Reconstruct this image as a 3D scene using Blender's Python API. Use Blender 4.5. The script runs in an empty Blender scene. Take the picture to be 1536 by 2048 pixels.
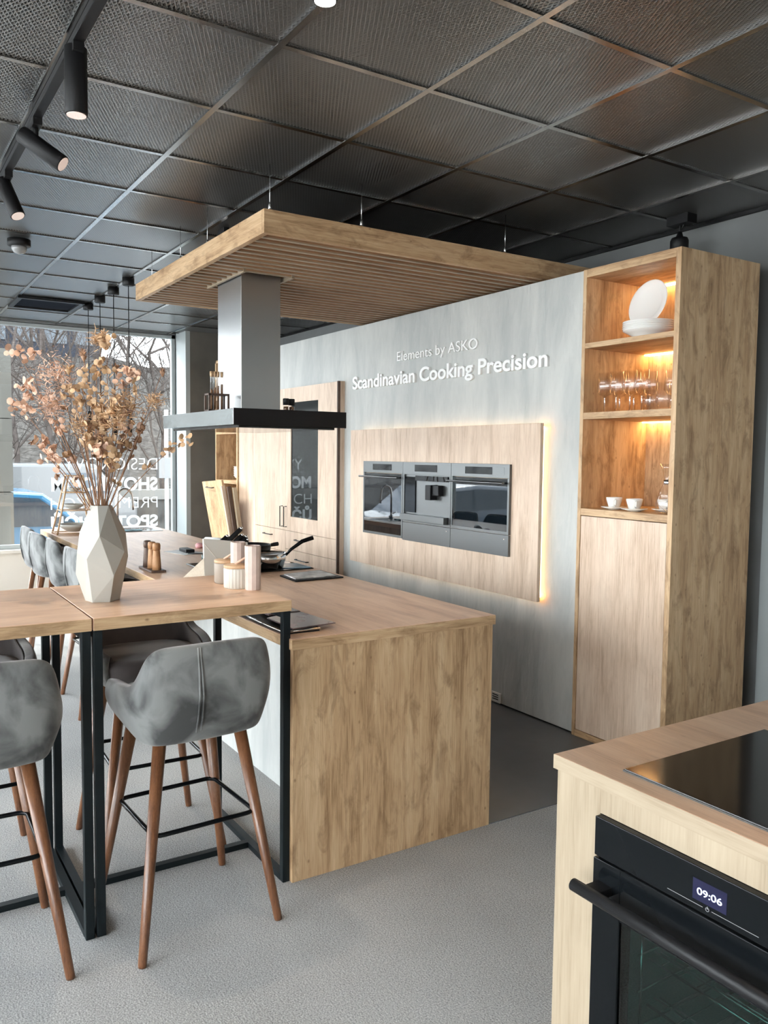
import bpy, bmesh, math, random
from mathutils import Vector, Matrix
PI = math.pi
random.seed(7)
SC = bpy.context.scene
COL = SC.collection

# ------------------------------------------------------------------ camera, world, sun, exposure
def cam_axes(yaw, pit, roll):
    yaw, pit, roll = [math.radians(a) for a in (yaw, pit, roll)]
    f = Vector((math.sin(yaw)*math.cos(pit), math.cos(yaw)*math.cos(pit), -math.sin(pit)))
    r = Vector((math.cos(yaw), -math.sin(yaw), 0)); d = f.cross(r)
    r2 = math.cos(roll)*r + math.sin(roll)*d
    d2 = -math.sin(roll)*r + math.cos(roll)*d
    return r2, d2, f
cd = bpy.data.cameras.new('camera'); cam = bpy.data.objects.new('camera', cd); COL.objects.link(cam)
r_, d_, f_ = cam_axes(-57.49489521, 3.95556215, -0.62875945)
cam.matrix_world = Matrix(((r_.x, -d_.x, -f_.x, 0), (r_.y, -d_.y, -f_.y, 0), (r_.z, -d_.z, -f_.z, 1.56), (0, 0, 0, 1)))
cd.sensor_fit = 'AUTO'; cd.sensor_width = 36; cd.lens = 1649.5/2048*36; cd.clip_start = .05; cd.clip_end = 200
SC.camera = cam
SC.view_settings.view_transform = 'Standard'; SC.view_settings.look = 'None'
SC.view_settings.gamma = 1; SC.view_settings.use_curve_mapping = False
SC.view_settings.exposure = 0.0
SC.cycles.use_denoising = True
SC.cycles.max_bounces = 10; SC.cycles.transparent_max_bounces = 24; SC.cycles.diffuse_bounces = 6
SC.cycles.sample_clamp_indirect = 6; SC.cycles.caustics_reflective = False; SC.cycles.caustics_refractive = False

W = bpy.data.worlds.new('sky'); SC.world = W; W.use_nodes = True
wn = W.node_tree.nodes; wl = W.node_tree.links
bgn = wn['Background']
tc = wn.new('ShaderNodeTexCoord'); sp = wn.new('ShaderNodeSeparateXYZ'); cr = wn.new('ShaderNodeValToRGB')
wl.new(tc.outputs['Generated'], sp.inputs[0]); wl.new(sp.outputs['Z'], cr.inputs[0]); wl.new(cr.outputs[0], bgn.inputs[0])
cr.color_ramp.elements[0].color = (.90, .93, .96, 1); cr.color_ramp.elements[0].position = 0
cr.color_ramp.elements[1].color = (.80, .89, 1, 1); cr.color_ramp.elements[1].position = .8
bgn.inputs[1].default_value = 13

sd = bpy.data.lights.new('sun', 'SUN'); sun = bpy.data.objects.new('sun', sd); COL.objects.link(sun)
sd.energy = 6; sd.angle = math.radians(9); sd.color = (1, .93, .83)
sun.rotation_euler = Vector((.66, .58, -.62)).to_track_quat('-Z', 'Y').to_euler()
sun.location = (-8, -6, 8)

def area_fill(name, loc, aim, sx, sy, e, col=(1, .975, .94)):     # area lights added inside the room to boost the daylight
    ld = bpy.data.lights.new(name, 'AREA'); ld.shape = 'RECTANGLE'; ld.size = sx; ld.size_y = sy; ld.energy = e; ld.color = col
    lo = bpy.data.objects.new(name, ld); COL.objects.link(lo); lo.location = loc
    lo.rotation_euler = Vector(aim).to_track_quat('-Z', 'Z').to_euler(); return lo
area_fill('daylight_street_front', (-3.4, -3.30, 1.6), (0, 1, -.05), 10.5, 2.3, 130)
area_fill('fill_light_right', (3.1, -.2, 1.6), (-1, .1, -.05), 5.5, 2.3, 42)  # added fill from the right, where the wall has no window

# ------------------------------------------------------------------ materials
def newmat(name):
    m = bpy.data.materials.new(name); m.use_nodes = True
    return m, m.node_tree.nodes, m.node_tree.links, m.node_tree.nodes['Principled BSDF']
def flat(name, c, rough=.5, metal=0, spec=.5, coat=0, noise=0, nscale=30, bump=0, emit=None, es=0, ior=None, aniso=0):
    m, n, l, b = newmat(name)
    b.inputs['Base Color'].default_value = (*c, 1); b.inputs['Roughness'].default_value = rough
    b.inputs['Metallic'].default_value = metal; b.inputs['Specular IOR Level'].default_value = spec
    b.inputs['Coat Weight'].default_value = coat
    if ior: b.inputs['IOR'].default_value = ior
    if emit: b.inputs['Emission Color'].default_value = (*emit, 1); b.inputs['Emission Strength'].default_value = es
    if noise or bump:
        t = n.new('ShaderNodeTexCoord'); x = n.new('ShaderNodeTexNoise'); x.inputs['Scale'].default_value = nscale; x.inputs['Detail'].default_value = 5
        l.new(t.outputs['Object'], x.inputs['Vector'])
        if noise:
            mx = n.new('ShaderNodeMix'); mx.data_type = 'RGBA'; mx.blend_type = 'MIX'
            mx.inputs[6].default_value = (*[v*(1-noise) for v in c], 1); mx.inputs[7].default_value = (*[min(1, v*(1+noise)) for v in c], 1)
            rr = n.new('ShaderNodeMapRange'); rr.inputs[1].default_value = .3; rr.inputs[2].default_value = .7
            l.new(x.outputs[0], rr.inputs[0]); l.new(rr.outputs[0], mx.inputs[0]); l.new(mx.outputs[2], b.inputs['Base Color'])
        if bump:
            bp = n.new('ShaderNodeBump'); bp.inputs['Strength'].default_value = bump; bp.inputs['Distance'].default_value = .005
            l.new(x.outputs[0], bp.inputs['Height']); l.new(bp.outputs[0], b.inputs['Normal'])
    return m
def wood(name, lo, mid, hi, axis='z', rough=.5, knots=.6, freq=1.0, spec=.4):
    m, n, l, b = newmat(name)
    t = n.new('ShaderNodeTexCoord')
    def stretched(across, along, scale, detail, distort=0.0, rgh=.6):
        mp = n.new('ShaderNodeMapping'); v = {'x': (along, across, across), 'y': (across, along, across), 'z': (across, across, along)}[axis]
        mp.inputs['Scale'].default_value = [q*freq for q in v]; l.new(t.outputs['Object'], mp.inputs[0])
        x = n.new('ShaderNodeTexNoise'); x.inputs['Scale'].default_value = scale; x.inputs['Detail'].default_value = detail
        x.inputs['Distortion'].default_value = distort; x.inputs['Roughness'].default_value = rgh; l.new(mp.outputs[0], x.inputs['Vector']); return x, mp
    def M2(op, a, bb, c=None):
        q = n.new('ShaderNodeMath'); q.operation = op
        for k_, v in enumerate((a, bb, c)):
            if v is None: continue
            if isinstance(v, (int, float)): q.inputs[k_].default_value = v
            else: l.new(v, q.inputs[k_])
        return q.outputs[0]
    cloud, _ = stretched(11, 1.6, 1, 4, .4)          # broad soft bands along the grain
    fibre, _ = stretched(230, 9, 1, 3)               # fine fibres
    streak, _ = stretched(48, 2.2, 1, 4, .3)
    h = M2('MULTIPLY_ADD', fibre.outputs[0], .46, M2('MULTIPLY_ADD', streak.outputs[0], .34, M2('MULTIPLY_ADD', cloud.outputs[0], .75, -.275)))
    ramp = n.new('ShaderNodeValToRGB'); e = ramp.color_ramp.elements
    e[0].position = .30; e[0].color = (*lo, 1); e[1].position = .68; e[1].color = (*hi, 1); em = e.new(.48); em.color = (*mid, 1)
    l.new(h, ramp.inputs[0])
    smudge, _ = stretched(15, 5.5, 1, 6, .7, .68)    # brown clouds of the knotty boards
    kr = n.new('ShaderNodeMapRange'); kr.inputs[1].default_value = .49; kr.inputs[2].default_value = .68; kr.inputs[4].default_value = knots*.8
    l.new(smudge.outputs[0], kr.inputs[0])
    vo = n.new('ShaderNodeTexVoronoi'); mv = n.new('ShaderNodeMapping'); mv.inputs['Scale'].default_value = [q*freq for q in {'x': (2.2, 3.4, 3.4), 'y': (3.4, 2.2, 3.4), 'z': (3.4, 3.4, 2.2)}[axis]]
    l.new(t.outputs['Object'], mv.inputs[0]); l.new(mv.outputs[0], vo.inputs['Vector'])
    kn = n.new('ShaderNodeMapRange'); kn.inputs[1].default_value = .02; kn.inputs[2].default_value = .11; kn.inputs[3].default_value = knots; kn.inputs[4].default_value = 0; l.new(vo.outputs['Distance'], kn.inputs[0])
    fac = M2('MAXIMUM', kr.outputs[0], kn.outputs[0])
    mx = n.new('ShaderNodeMix'); mx.data_type = 'RGBA'; mx.inputs[7].default_value = (lo[0]*.60, lo[1]*.52, lo[2]*.44, 1)
    l.new(fac, mx.inputs[0]); l.new(ramp.outputs[0], mx.inputs[6]); l.new(mx.outputs[2], b.inputs['Base Color'])
    b.inputs['Roughness'].default_value = rough; b.inputs['Specular IOR Level'].default_value = spec
    bp = n.new('ShaderNodeBump'); bp.inputs['Strength'].default_value = .25; bp.inputs['Distance'].default_value = .001
    l.new(h, bp.inputs['Height']); l.new(bp.outputs[0], b.inputs['Normal'])
    return m
def thinglass(name, tint=(1, 1, 1), base=.04, ior=1.45, rough=0):
    m = bpy.data.materials.new(name); m.use_nodes = True; n = m.node_tree.nodes; l = m.node_tree.links
    n.remove(n['Principled BSDF']); o = n['Material Output']
    tr = n.new('ShaderNodeBsdfTransparent'); tr.inputs[0].default_value = (*tint, 1)
    gl = n.new('ShaderNodeBsdfGlossy'); gl.inputs['Roughness'].default_value = rough
    lw = n.new('ShaderNodeLayerWeight'); lw.inputs[0].default_value = .5
    pw = n.new('ShaderNodeMath'); pw.operation = 'POWER'; pw.inputs[1].default_value = 3.5; l.new(lw.outputs['Facing'], pw.inputs[0])
    fr = n.new('ShaderNodeMath'); fr.operation = 'MULTIPLY_ADD'; fr.inputs[1].default_value = .6; fr.inputs[2].default_value = base; l.new(pw.outputs[0], fr.inputs[0])
    mx = n.new('ShaderNodeMixShader'); l.new(fr.outputs[0], mx.inputs[0]); l.new(tr.outputs[0], mx.inputs[1]); l.new(gl.outputs[0], mx.inputs[2]); l.new(mx.outputs[0], o.inputs[0])
    return m
OAK = ((.27, .155, .075), (.50, .325, .18), (.64, .455, .275))
DAYLIT_OAK = ((.44, .31, .215), (.62, .47, .355), (.72, .575, .45))  # the same oak, lightened where fronts catch the daylight
TOPC = ((.56, .33, .21), (.74, .485, .325), (.84, .58, .40))
M = {}
for a in 'xyz':
    M['oak_'+a] = wood('oak_'+a, *OAK, axis=a, knots=.72)
    M['poak_'+a] = wood('daylit_oak_'+a, *DAYLIT_OAK, axis=a, knots=.2, rough=.42)
    M['top_'+a] = wood('worktop_oak_'+a, *TOPC, axis=a, knots=.2, rough=.38, spec=.5)
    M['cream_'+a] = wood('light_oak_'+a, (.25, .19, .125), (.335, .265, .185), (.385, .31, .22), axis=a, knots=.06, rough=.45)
M['slat_shade'] = wood('shaded_oak_boards', (.25, .135, .07), (.38, .21, .115), (.46, .28, .16), axis='y', knots=.1)  # oak browned for the shaded slat sides and gaps of the canopy
M['walnut'] = wood('walnut', (.075, .028, .012), (.145, .058, .025), (.22, .095, .042), axis='z', knots=.1, rough=.32, freq=3, spec=.6)
M['millwood'] = wood('mill_wood', (.16, .07, .03), (.40, .20, .09), (.52, .29, .14), axis='z', knots=.1, freq=6)
M['darkwood'] = wood('dark_wood', (.05, .03, .02), (.10, .06, .045), (.14, .09, .06), axis='z', knots=.1, freq=6)
M['bamboo'] = flat('bamboo', (.55, .36, .21), .5, noise=.15, nscale=60)
M['steelblack'] = flat('black_steel', (.007, .011, .013), .45, .0, spec=.2)
M['black'] = flat('matte_black', (.007, .007, .008), .5, spec=.3)
M['blackgloss'] = flat('black_gloss', (.005, .006, .007), .06, spec=.14)
M['hobglass'] = flat('hob_glass', (.012, .010, .009), .09, spec=.5)
M['ovenglass'] = flat('oven_mirror_glass', (.004, .007, .010), .015, spec=.5, ior=1.7)
M['steel'] = flat('brushed_steel', (.56, .56, .56), .28, 1, bump=.05, nscale=200)
M['chrome'] = flat('chrome', (.75, .75, .75), .12, 1)
M['graphite'] = flat('graphite_steel', (.155, .16, .16), .36, 1)
M['tbar'] = flat('grid_bar_metal', (.32, .31, .30), .2, 1)
M['white'] = flat('white_porcelain', (.80, .79, .76), .15, coat=.4)
M['whiteletter'] = flat('white_letter', (.86, .86, .85), .5)
def vinyl():
    m = bpy.data.materials.new('white_window_foil'); m.use_nodes = True; n = m.node_tree.nodes; l = m.node_tree.links
    n.remove(n['Principled BSDF']); a = n.new('ShaderNodeBsdfDiffuse'); b = n.new('ShaderNodeBsdfTranslucent'); mx = n.new('ShaderNodeMixShader')
    a.inputs[0].default_value = (.9, .9, .9, 1); b.inputs[0].default_value = (.9, .92, .92, 1); mx.inputs[0].default_value = .55
    l.new(a.outputs[0], mx.inputs[1]); l.new(b.outputs[0], mx.inputs[2]); l.new(mx.outputs[0], n['Material Output'].inputs[0]); return m
M['foilletter'] = vinyl()
M['ivorylight'] = flat('light_ivory_ceramic', (.62, .60, .54), .5)
M['ivory'] = flat('ivory_ceramic', (.40, .385, .345), .6, noise=.04, nscale=8)
M['pillar'] = flat('pillar_cladding', (.12, .113, .10), .6, spec=0)
M['cream'] = flat('cream_leatherette', (.86, .85, .79), .5)
M['pinkish'] = flat('pink_marbled_ceramic', (.62, .49, .43), .5, noise=.12, nscale=22)
M['taupe'] = flat('taupe_ceramic', (.34, .29, .24), .5)
M['creamwall'] = flat('cream_paint', (.72, .66, .58), .6)
M['darkplaster'] = flat('dark_olive_plaster', (.125, .115, .10), .6, noise=.25, nscale=2.2)
M['column'] = flat('pale_column_paint', (.36, .39, .39), .6)
M['void'] = flat('plenum_black', (.02, .02, .02), .9)
M['duct'] = flat('duct_metal', (.62, .60, .57), .25, 1)
M['foil'] = flat('crinkled_foil', (.7, .7, .7), .2, 1, bump=1.0, nscale=26)
M['rubber'] = flat('rubber', (.02, .02, .02), .7)
M['winglass'] = thinglass('window_glass', (.97, .99, .99))
M['glass'] = thinglass('clear_glass', (.985, .985, .985), base=.05)
M['glassstem'] = thinglass('clear_glass_stem', (.97, .97, .97), base=.30)
M['ovenpane'] = thinglass('oven_door_pane', (.38, .52, .50), base=.05)
M['led'] = flat('warm_led', (1, .8, .5), .5, emit=(1, .60, .23), es=24)
M['ledp'] = flat('soft_warm_led', (1, .8, .5), .5, emit=(1, .74, .42), es=5)
M['lampface'] = flat('lamp_face', (.9, .8, .75), .4, emit=(1, .74, .64), es=.35)
M['lampon'] = flat('lit_lamp_face', (1, .95, .9), .4, emit=(1, .93, .85), es=14)
M['display'] = flat('clock_display', (.012, .012, .035), .3, spec=.2, emit=(.03, .035, .08), es=.1)
M['digits'] = flat('clock_digits', (.8, .85, 1), .3, emit=(.75, .82, 1), es=1.6)
M['paper'] = flat('printed_page', (.58, .58, .58), .4, noise=.6, nscale=14)
M['paperdark'] = flat('dark_brochure_cover', (.13, .09, .09), .25, noise=.9, nscale=9)
M['paperwhite'] = flat('white_paper', (.78, .78, .76), .6)
M['pink'] = flat('pink_plastic', (.65, .32, .33), .4)
M['bluereflect'] = flat('pale_blue_reflection', (.35, .5, .6), .25, noise=.3, nscale=6)  # colour of the window reflected in the hob glass
M['wineliquid'] = flat('brown_spice', (.22, .11, .05), .6, noise=.3, nscale=80)
M['stemwood'] = flat('dried_stem', (.25, .13, .07), .7, noise=.3, nscale=40)
M['leafpink'] = flat('dried_leaf_pink', (.62, .40, .29), .6, noise=.25, nscale=30)
M['leaftan'] = flat('dried_leaf_tan', (.50, .32, .18), .6, noise=.3, nscale=30)
M['leafbrown'] = flat('dried_leaf_brown', (.30, .17, .10), .6, noise=.3, nscale=30)
M['bark'] = flat('grey_bark', (.060, .050, .045), .9, spec=0, noise=.3, nscale=12)
M['asphalt'] = flat('asphalt', (.34, .335, .325), .8, spec=0, noise=.1, nscale=5)
M['stone'] = flat('stone_blocks', (.05, .047, .043), .9, spec=0, noise=.35, nscale=4)
M['snowcap'] = flat('pale_coping', (.12, .115, .105), .8, spec=0)
M['carblue'] = flat('blue_car_paint', (.01, .075, .14), .25, coat=.5)
M['cardark'] = flat('dark_car_paint', (.05, .07, .10), .12, coat=1)
M['carwhite'] = flat('white_van_paint', (.045, .045, .045), .3, coat=.5)
M['carglass'] = flat('car_window_glass', (.02, .03, .04), .06, spec=.4)
M['facade'] = flat('dark_facade', (.02, .023, .03), .5, spec=0)
M['facadeglass'] = flat('facade_window_glass', (.08, .09, .10), .5, spec=0)

def wallmat():
    m, n, l, b = newmat('pale_grey_textured_panel')
    t = n.new('ShaderNodeTexCoord'); mp = n.new('ShaderNodeMapping'); mp.inputs['Scale'].default_value = (3.0, 3.0, .7)
    l.new(t.outputs['Object'], mp.inputs[0])
    a = n.new('ShaderNodeTexNoise'); a.inputs['Scale'].default_value = 1.2; a.inputs['Detail'].default_value = 6; a.inputs['Distortion'].default_value = 1.4
    l.new(mp.outputs[0], a.inputs['Vector'])
    f = n.new('ShaderNodeTexNoise'); f.inputs['Scale'].default_value = 9; f.inputs['Detail'].default_value = 6; f.inputs['Distortion'].default_value = .8
    l.new(mp.outputs[0], f.inputs['Vector'])
    r = n.new('ShaderNodeValToRGB'); r.color_ramp.elements[0].position = .3; r.color_ramp.elements[0].color = (.40, .415, .405, 1)
    r.color_ramp.elements[1].position = .7; r.color_ramp.elements[1].color = (.54, .545, .52, 1)
    ad = n.new('ShaderNodeMath'); ad.operation = 'MULTIPLY_ADD'; ad.inputs[1].default_value = .35; l.new(f.outputs[0], ad.inputs[0])
    s = n.new('ShaderNodeMath'); s.operation = 'SUBTRACT'; s.inputs[1].default_value = .175; l.new(a.outputs[0], s.inputs[0]); l.new(s.outputs[0], ad.inputs[2])
    l.new(ad.outputs[0], r.inputs[0]); l.new(r.outputs[0], b.inputs['Base Color']); b.inputs['Roughness'].default_value = .55
    bp = n.new('ShaderNodeBump'); bp.inputs['Strength'].default_value = .9; bp.inputs['Distance'].default_value = .012; l.new(ad.outputs[0], bp.inputs['Height']); l.new(bp.outputs[0], b.inputs['Normal'])
    return m
M['panelwall'] = wallmat()
M['backwall'] = flat('grey_plaster', (.17, .175, .175), .7, noise=.18, nscale=1.6)
M['tilefloor'] = flat('dark_smooth_floor', (.088, .092, .096), .26, noise=.22, nscale=1.5)
def carpetmat():
    m, n, l, b = newmat('grey_carpet')
    t = n.new('ShaderNodeTexCoord')
    a = n.new('ShaderNodeTexNoise'); a.inputs['Scale'].default_value = 200; a.inputs['Detail'].default_value = 5; l.new(t.outputs['Object'], a.inputs['Vector'])
    c = n.new('ShaderNodeTexNoise'); c.inputs['Scale'].default_value = 1.3; c.inputs['Detail'].default_value = 3; l.new(t.outputs['Object'], c.inputs['Vector'])
    r = n.new('ShaderNodeValToRGB'); r.color_ramp.elements[0].position = .3; r.color_ramp.elements[0].color = (.21, .21, .208, 1); r.color_ramp.elements[1].position = .7; r.color_ramp.elements[1].color = (.56, .555, .54, 1)
    ad = n.new('ShaderNodeMath'); ad.operation = 'MULTIPLY_ADD'; ad.inputs[1].default_value = .3; l.new(c.outputs[0], ad.inputs[0])
    s = n.new('ShaderNodeMath'); s.operation = 'SUBTRACT'; s.inputs[1].default_value = .15; l.new(a.outputs[0], s.inputs[0]); l.new(s.outputs[0], ad.inputs[2])
    l.new(ad.outputs[0], r.inputs[0]); l.new(r.outputs[0], b.inputs['Base Color']); b.inputs['Roughness'].default_value = 1; b.inputs['Specular IOR Level'].default_value = .1
    bp = n.new('ShaderNodeBump'); bp.inputs['Strength'].default_value = .5; bp.inputs['Distance'].default_value = .003; l.new(a.outputs[0], bp.inputs['Height']); l.new(bp.outputs[0], b.inputs['Normal'])
    return m
M['carpet'] = carpetmat()
def velvetmat():
    m, n, l, b = newmat('grey_velvet')
    t = n.new('ShaderNodeTexCoord')
    a = n.new('ShaderNodeTexNoise'); a.inputs['Scale'].default_value = 7; a.inputs['Detail'].default_value = 5; a.inputs['Distortion'].default_value = .6; l.new(t.outputs['Object'], a.inputs['Vector'])
    r = n.new('ShaderNodeValToRGB'); r.color_ramp.elements[0].position = .38; r.color_ramp.elements[0].color = (.05, .052, .052, 1); r.color_ramp.elements[1].position = .62; r.color_ramp.elements[1].color = (.21, .215, .21, 1)
    l.new(a.outputs[0], r.inputs[0]); l.new(r.outputs[0], b.inputs['Base Color']); b.inputs['Roughness'].default_value = .85
    b.inputs['Sheen Weight'].default_value = .45; b.inputs['Sheen Roughness'].default_value = .4; b.inputs['Sheen Tint'].default_value = (.9, .85, .85, 1)
    return m
M['velvet'] = velvetmat()
M['shadevelvet'] = flat('shaded_brown_velvet', (.045, .034, .032), .8, noise=.35, nscale=9)  # brown velvet, darkened for the shade inside the stool shell
M['shadevelvet'].node_tree.nodes['Principled BSDF'].inputs['Sheen Weight'].default_value = .35
def meshmat():
    m = bpy.data.materials.new('expanded_black_mesh'); m.use_nodes = True; n = m.node_tree.nodes; l = m.node_tree.links
    b = n['Principled BSDF']; o = n['Material Output']
    t = n.new('ShaderNodeTexCoord'); s = n.new('ShaderNodeSeparateXYZ'); l.new(t.outputs['Object'], s.inputs[0])
    def mth(op, a, bb=None):
        q = n.new('ShaderNodeMath'); q.operation = op
        for i, v in enumerate((a, bb)):
            if v is None: continue
            if isinstance(v, (int, float)): q.inputs[i].default_value = v
            else: l.new(v, q.inputs[i])
        return q.outputs[0]
    u = mth('MULTIPLY', s.outputs[0], PI/.030); v = mth('MULTIPLY', s.outputs[1], PI/.015)
    p = mth('ABSOLUTE', mth('SINE', mth('ADD', u, v))); q = mth('ABSOLUTE', mth('SINE', mth('SUBTRACT', u, v)))
    mn = mth('MINIMUM', p, q)
    hole = mth('GREATER_THAN', mn, .50)
    b.inputs['Base Color'].default_value = (.14, .137, .133, 1); b.inputs['Roughness'].default_value = .42; b.inputs['Metallic'].default_value = .5; b.inputs['Coat Weight'].default_value = 1; b.inputs['Coat Roughness'].default_value = .3; b.inputs['Coat IOR'].default_value = 1.7
    b.inputs['Specular IOR Level'].default_value = .9
    bp = n.new('ShaderNodeBump'); bp.inputs['Strength'].default_value = .25; bp.inputs['Distance'].default_value = .002; l.new(mn, bp.inputs['Height']); l.new(bp.outputs[0], b.inputs['Normal'])
    tr = n.new('ShaderNodeBsdfTransparent'); mx = n.new('ShaderNodeMixShader')
    l.new(hole, mx.inputs[0]); l.new(b.outputs[0], mx.inputs[1]); l.new(tr.outputs[0], mx.inputs[2]); l.new(mx.outputs[0], o.inputs[0])
    return m
M['mesh'] = meshmat()
def hillmat():
    m, n, l, b = newmat('winter_scrub')
    t = n.new('ShaderNodeTexCoord'); a = n.new('ShaderNodeTexNoise'); a.inputs['Scale'].default_value = 5; a.inputs['Detail'].default_value = 12; a.inputs['Roughness'].default_value = .9
    l.new(t.outputs['Object'], a.inputs['Vector'])
    r = n.new('ShaderNodeValToRGB'); r.color_ramp.elements[0].position = .40; r.color_ramp.elements[0].color = (.009, .008, .007, 1); r.color_ramp.elements[1].position = .62; r.color_ramp.elements[1].color = (.088, .08, .072, 1); b.inputs['Specular IOR Level'].default_value = 0
    l.new(a.outputs[0], r.inputs[0]); l.new(r.outputs[0], b.inputs['Base Color']); b.inputs['Roughness'].default_value = 1
    return m
M['hill'] = hillmat()

# ------------------------------------------------------------------ mesh builder
class MB:
    def __init__(s, origin=(0, 0, 0)): s.v = []; s.f = []; s.o = Vector(origin); s.sm = []
    def add(s, vs, fs, smooth=False, mat=None):
        k = len(s.v)
        for v in vs:
            v = Vector(v)
            if mat is not None: v = mat @ v
            s.v.append(v - s.o)
        for f in fs: s.f.append([i+k for i in f]); s.sm.append(smooth)
        return s
    def box(s, a, b, mat=None):
        x0, x1 = sorted((a[0], b[0])); y0, y1 = sorted((a[1], b[1])); z0, z1 = sorted((a[2], b[2]))
        return s.add([(x0, y0, z0), (x1, y0, z0), (x1, y1, z0), (x0, y1, z0), (x0, y0, z1), (x1, y0, z1), (x1, y1, z1), (x0, y1, z1)],
                     [(0, 3, 2, 1), (4, 5, 6, 7), (0, 1, 5, 4), (1, 2, 6, 5), (2, 3, 7, 6), (3, 0, 4, 7)], mat=mat)
    def tube(s, pts, r, n=10, closed=False, cap=True, smooth=True):
        pts = [Vector(p) for p in pts]; N = len(pts)
        rs = r if isinstance(r, (list, tuple)) else [r]*N
        vs = []; up = None
        for i, p in enumerate(pts):
            if closed: t = pts[(i+1) % N]-pts[i-1]
            else: t = pts[min(i+1, N-1)]-pts[max(i-1, 0)]
            t.normalize()
            if up is None:
                up = Vector((0, 0, 1)) if abs(t.z) < .9 else Vector((1, 0, 0))
            a = t.cross(up); 
            if a.length < 1e-6: a = t.orthogonal()
            a.normalize(); b = a.cross(t); up = b
            for j in range(n):
                an = 2*PI*j/n; vs.append(p + (a*math.cos(an)+b*math.sin(an))*rs[i])
        fs = []
        for i in range(N if closed else N-1):
            i2 = (i+1) % N
            for j in range(n): j2 = (j+1) % n; fs.append((i*n+j, i*n+j2, i2*n+j2, i2*n+j))
        s.add(vs, fs, smooth)
        if cap and not closed:
            k = len(s.v)-N*n
            s.f.append([k+j for j in range(n)][::-1]); s.sm.append(False)
            s.f.append([k+(N-1)*n+j for j in range(n)]); s.sm.append(False)
        return s
    def lathe(s, prof, c=(0, 0, 0), n=24, smooth=True, mat=None, sx=1, sy=1):
        vs = []; c = Vector(c)
        for r, z in prof:
            for j in range(n):
                an = 2*PI*j/n; vs.append((c.x+r*math.cos(an)*sx, c.y+r*math.sin(an)*sy, c.z+z))
        fs = []
        for i in range(len(prof)-1):
            for j in range(n): j2 = (j+1) % n; fs.append((i*n+j, i*n+j2, (i+1)*n+j2, (i+1)*n+j))
        if prof[0][0] > 1e-5: fs.append([j for j in range(n)][::-1])
        if prof[-1][0] > 1e-5: fs.append([(len(prof)-1)*n+j for j in range(n)])
        return s.add(vs, fs, smooth, mat)
    def prism(s, poly, axis, a, b, mat=None):
        n = len(poly)
        def P(p, t): return {'x': (t, p[0], p[1]), 'y': (p[0], t, p[1]), 'z': (p[0], p[1], t)}[axis]
        vs = [P(p, a) for p in poly]+[P(p, b) for p in poly]
        fs = [list(range(n))[::-1], list(range(n, 2*n))]+[(i, (i+1) % n, n+(i+1) % n, n+i) for i in range(n)]
        return s.add(vs, fs, mat=mat)
    def build(s, name, mat, parent=None, bevel=0, seg=2, solid=0, sub=0, fix=True):
        me = bpy.data.meshes.new(name); me.from_pydata([tuple(v) for v in s.v], [], s.f); me.validate()
        for p, q in zip(me.polygons, s.sm): p.use_smooth = q
        if fix:
            bm = bmesh.new(); bm.from_mesh(me); bmesh.ops.remove_doubles(bm, verts=bm.verts, dist=1e-5); bmesh.ops.recalc_face_normals(bm, faces=bm.faces); bm.to_mesh(me); bm.free()
        o = bpy.data.objects.new(name, me); COL.objects.link(o)
        me.materials.append(M[mat] if isinstance(mat, str) else mat)
        if parent is not None: o.parent = parent
        else: o.location = s.o
        if sub: mod = o.modifiers.new('sub', 'SUBSURF'); mod.levels = sub; mod.render_levels = sub
        if solid: mod = o.modifiers.new('solid', 'SOLIDIFY'); mod.thickness = solid; mod.offset = 0
        if bevel: mod = o.modifiers.new('bevel', 'BEVEL'); mod.width = bevel; mod.segments = seg; mod.limit_method = 'ANGLE'; mod.angle_limit = math.radians(35); 
        return o
def tag(o, label, cat, group=None, kind=None):
    o['label'] = label; o['category'] = cat
    if group: o['group'] = group
    if kind: o['kind'] = kind
    return o
def thing(name, label, cat, loc=(0, 0, 0), rz=0, group=None):
    o = bpy.data.objects.new(name, None); COL.objects.link(o); o.location = loc; o.rotation_euler = (0, 0, rz); o.empty_display_size = .05
    return tag(o, label, cat, group)
def struct(mb, name, mat, label=None, **k):
    o = mb.build(name, mat, **k); o['kind'] = 'structure'
    if label: o['label'] = label
    return o
def dup(root, loc, rz=None, label=None, group=None):
    r = root.copy(); COL.objects.link(r); r.location = loc
    if rz is not None: r.rotation_euler = (0, 0, rz)
    if label: r['label'] = label
    if group: r['group'] = group
    for ch in list(root.children):
        c = ch.copy(); COL.objects.link(c); c.parent = r
        for g in list(ch.children):
            d = g.copy(); COL.objects.link(d); d.parent = c
    return r
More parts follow.
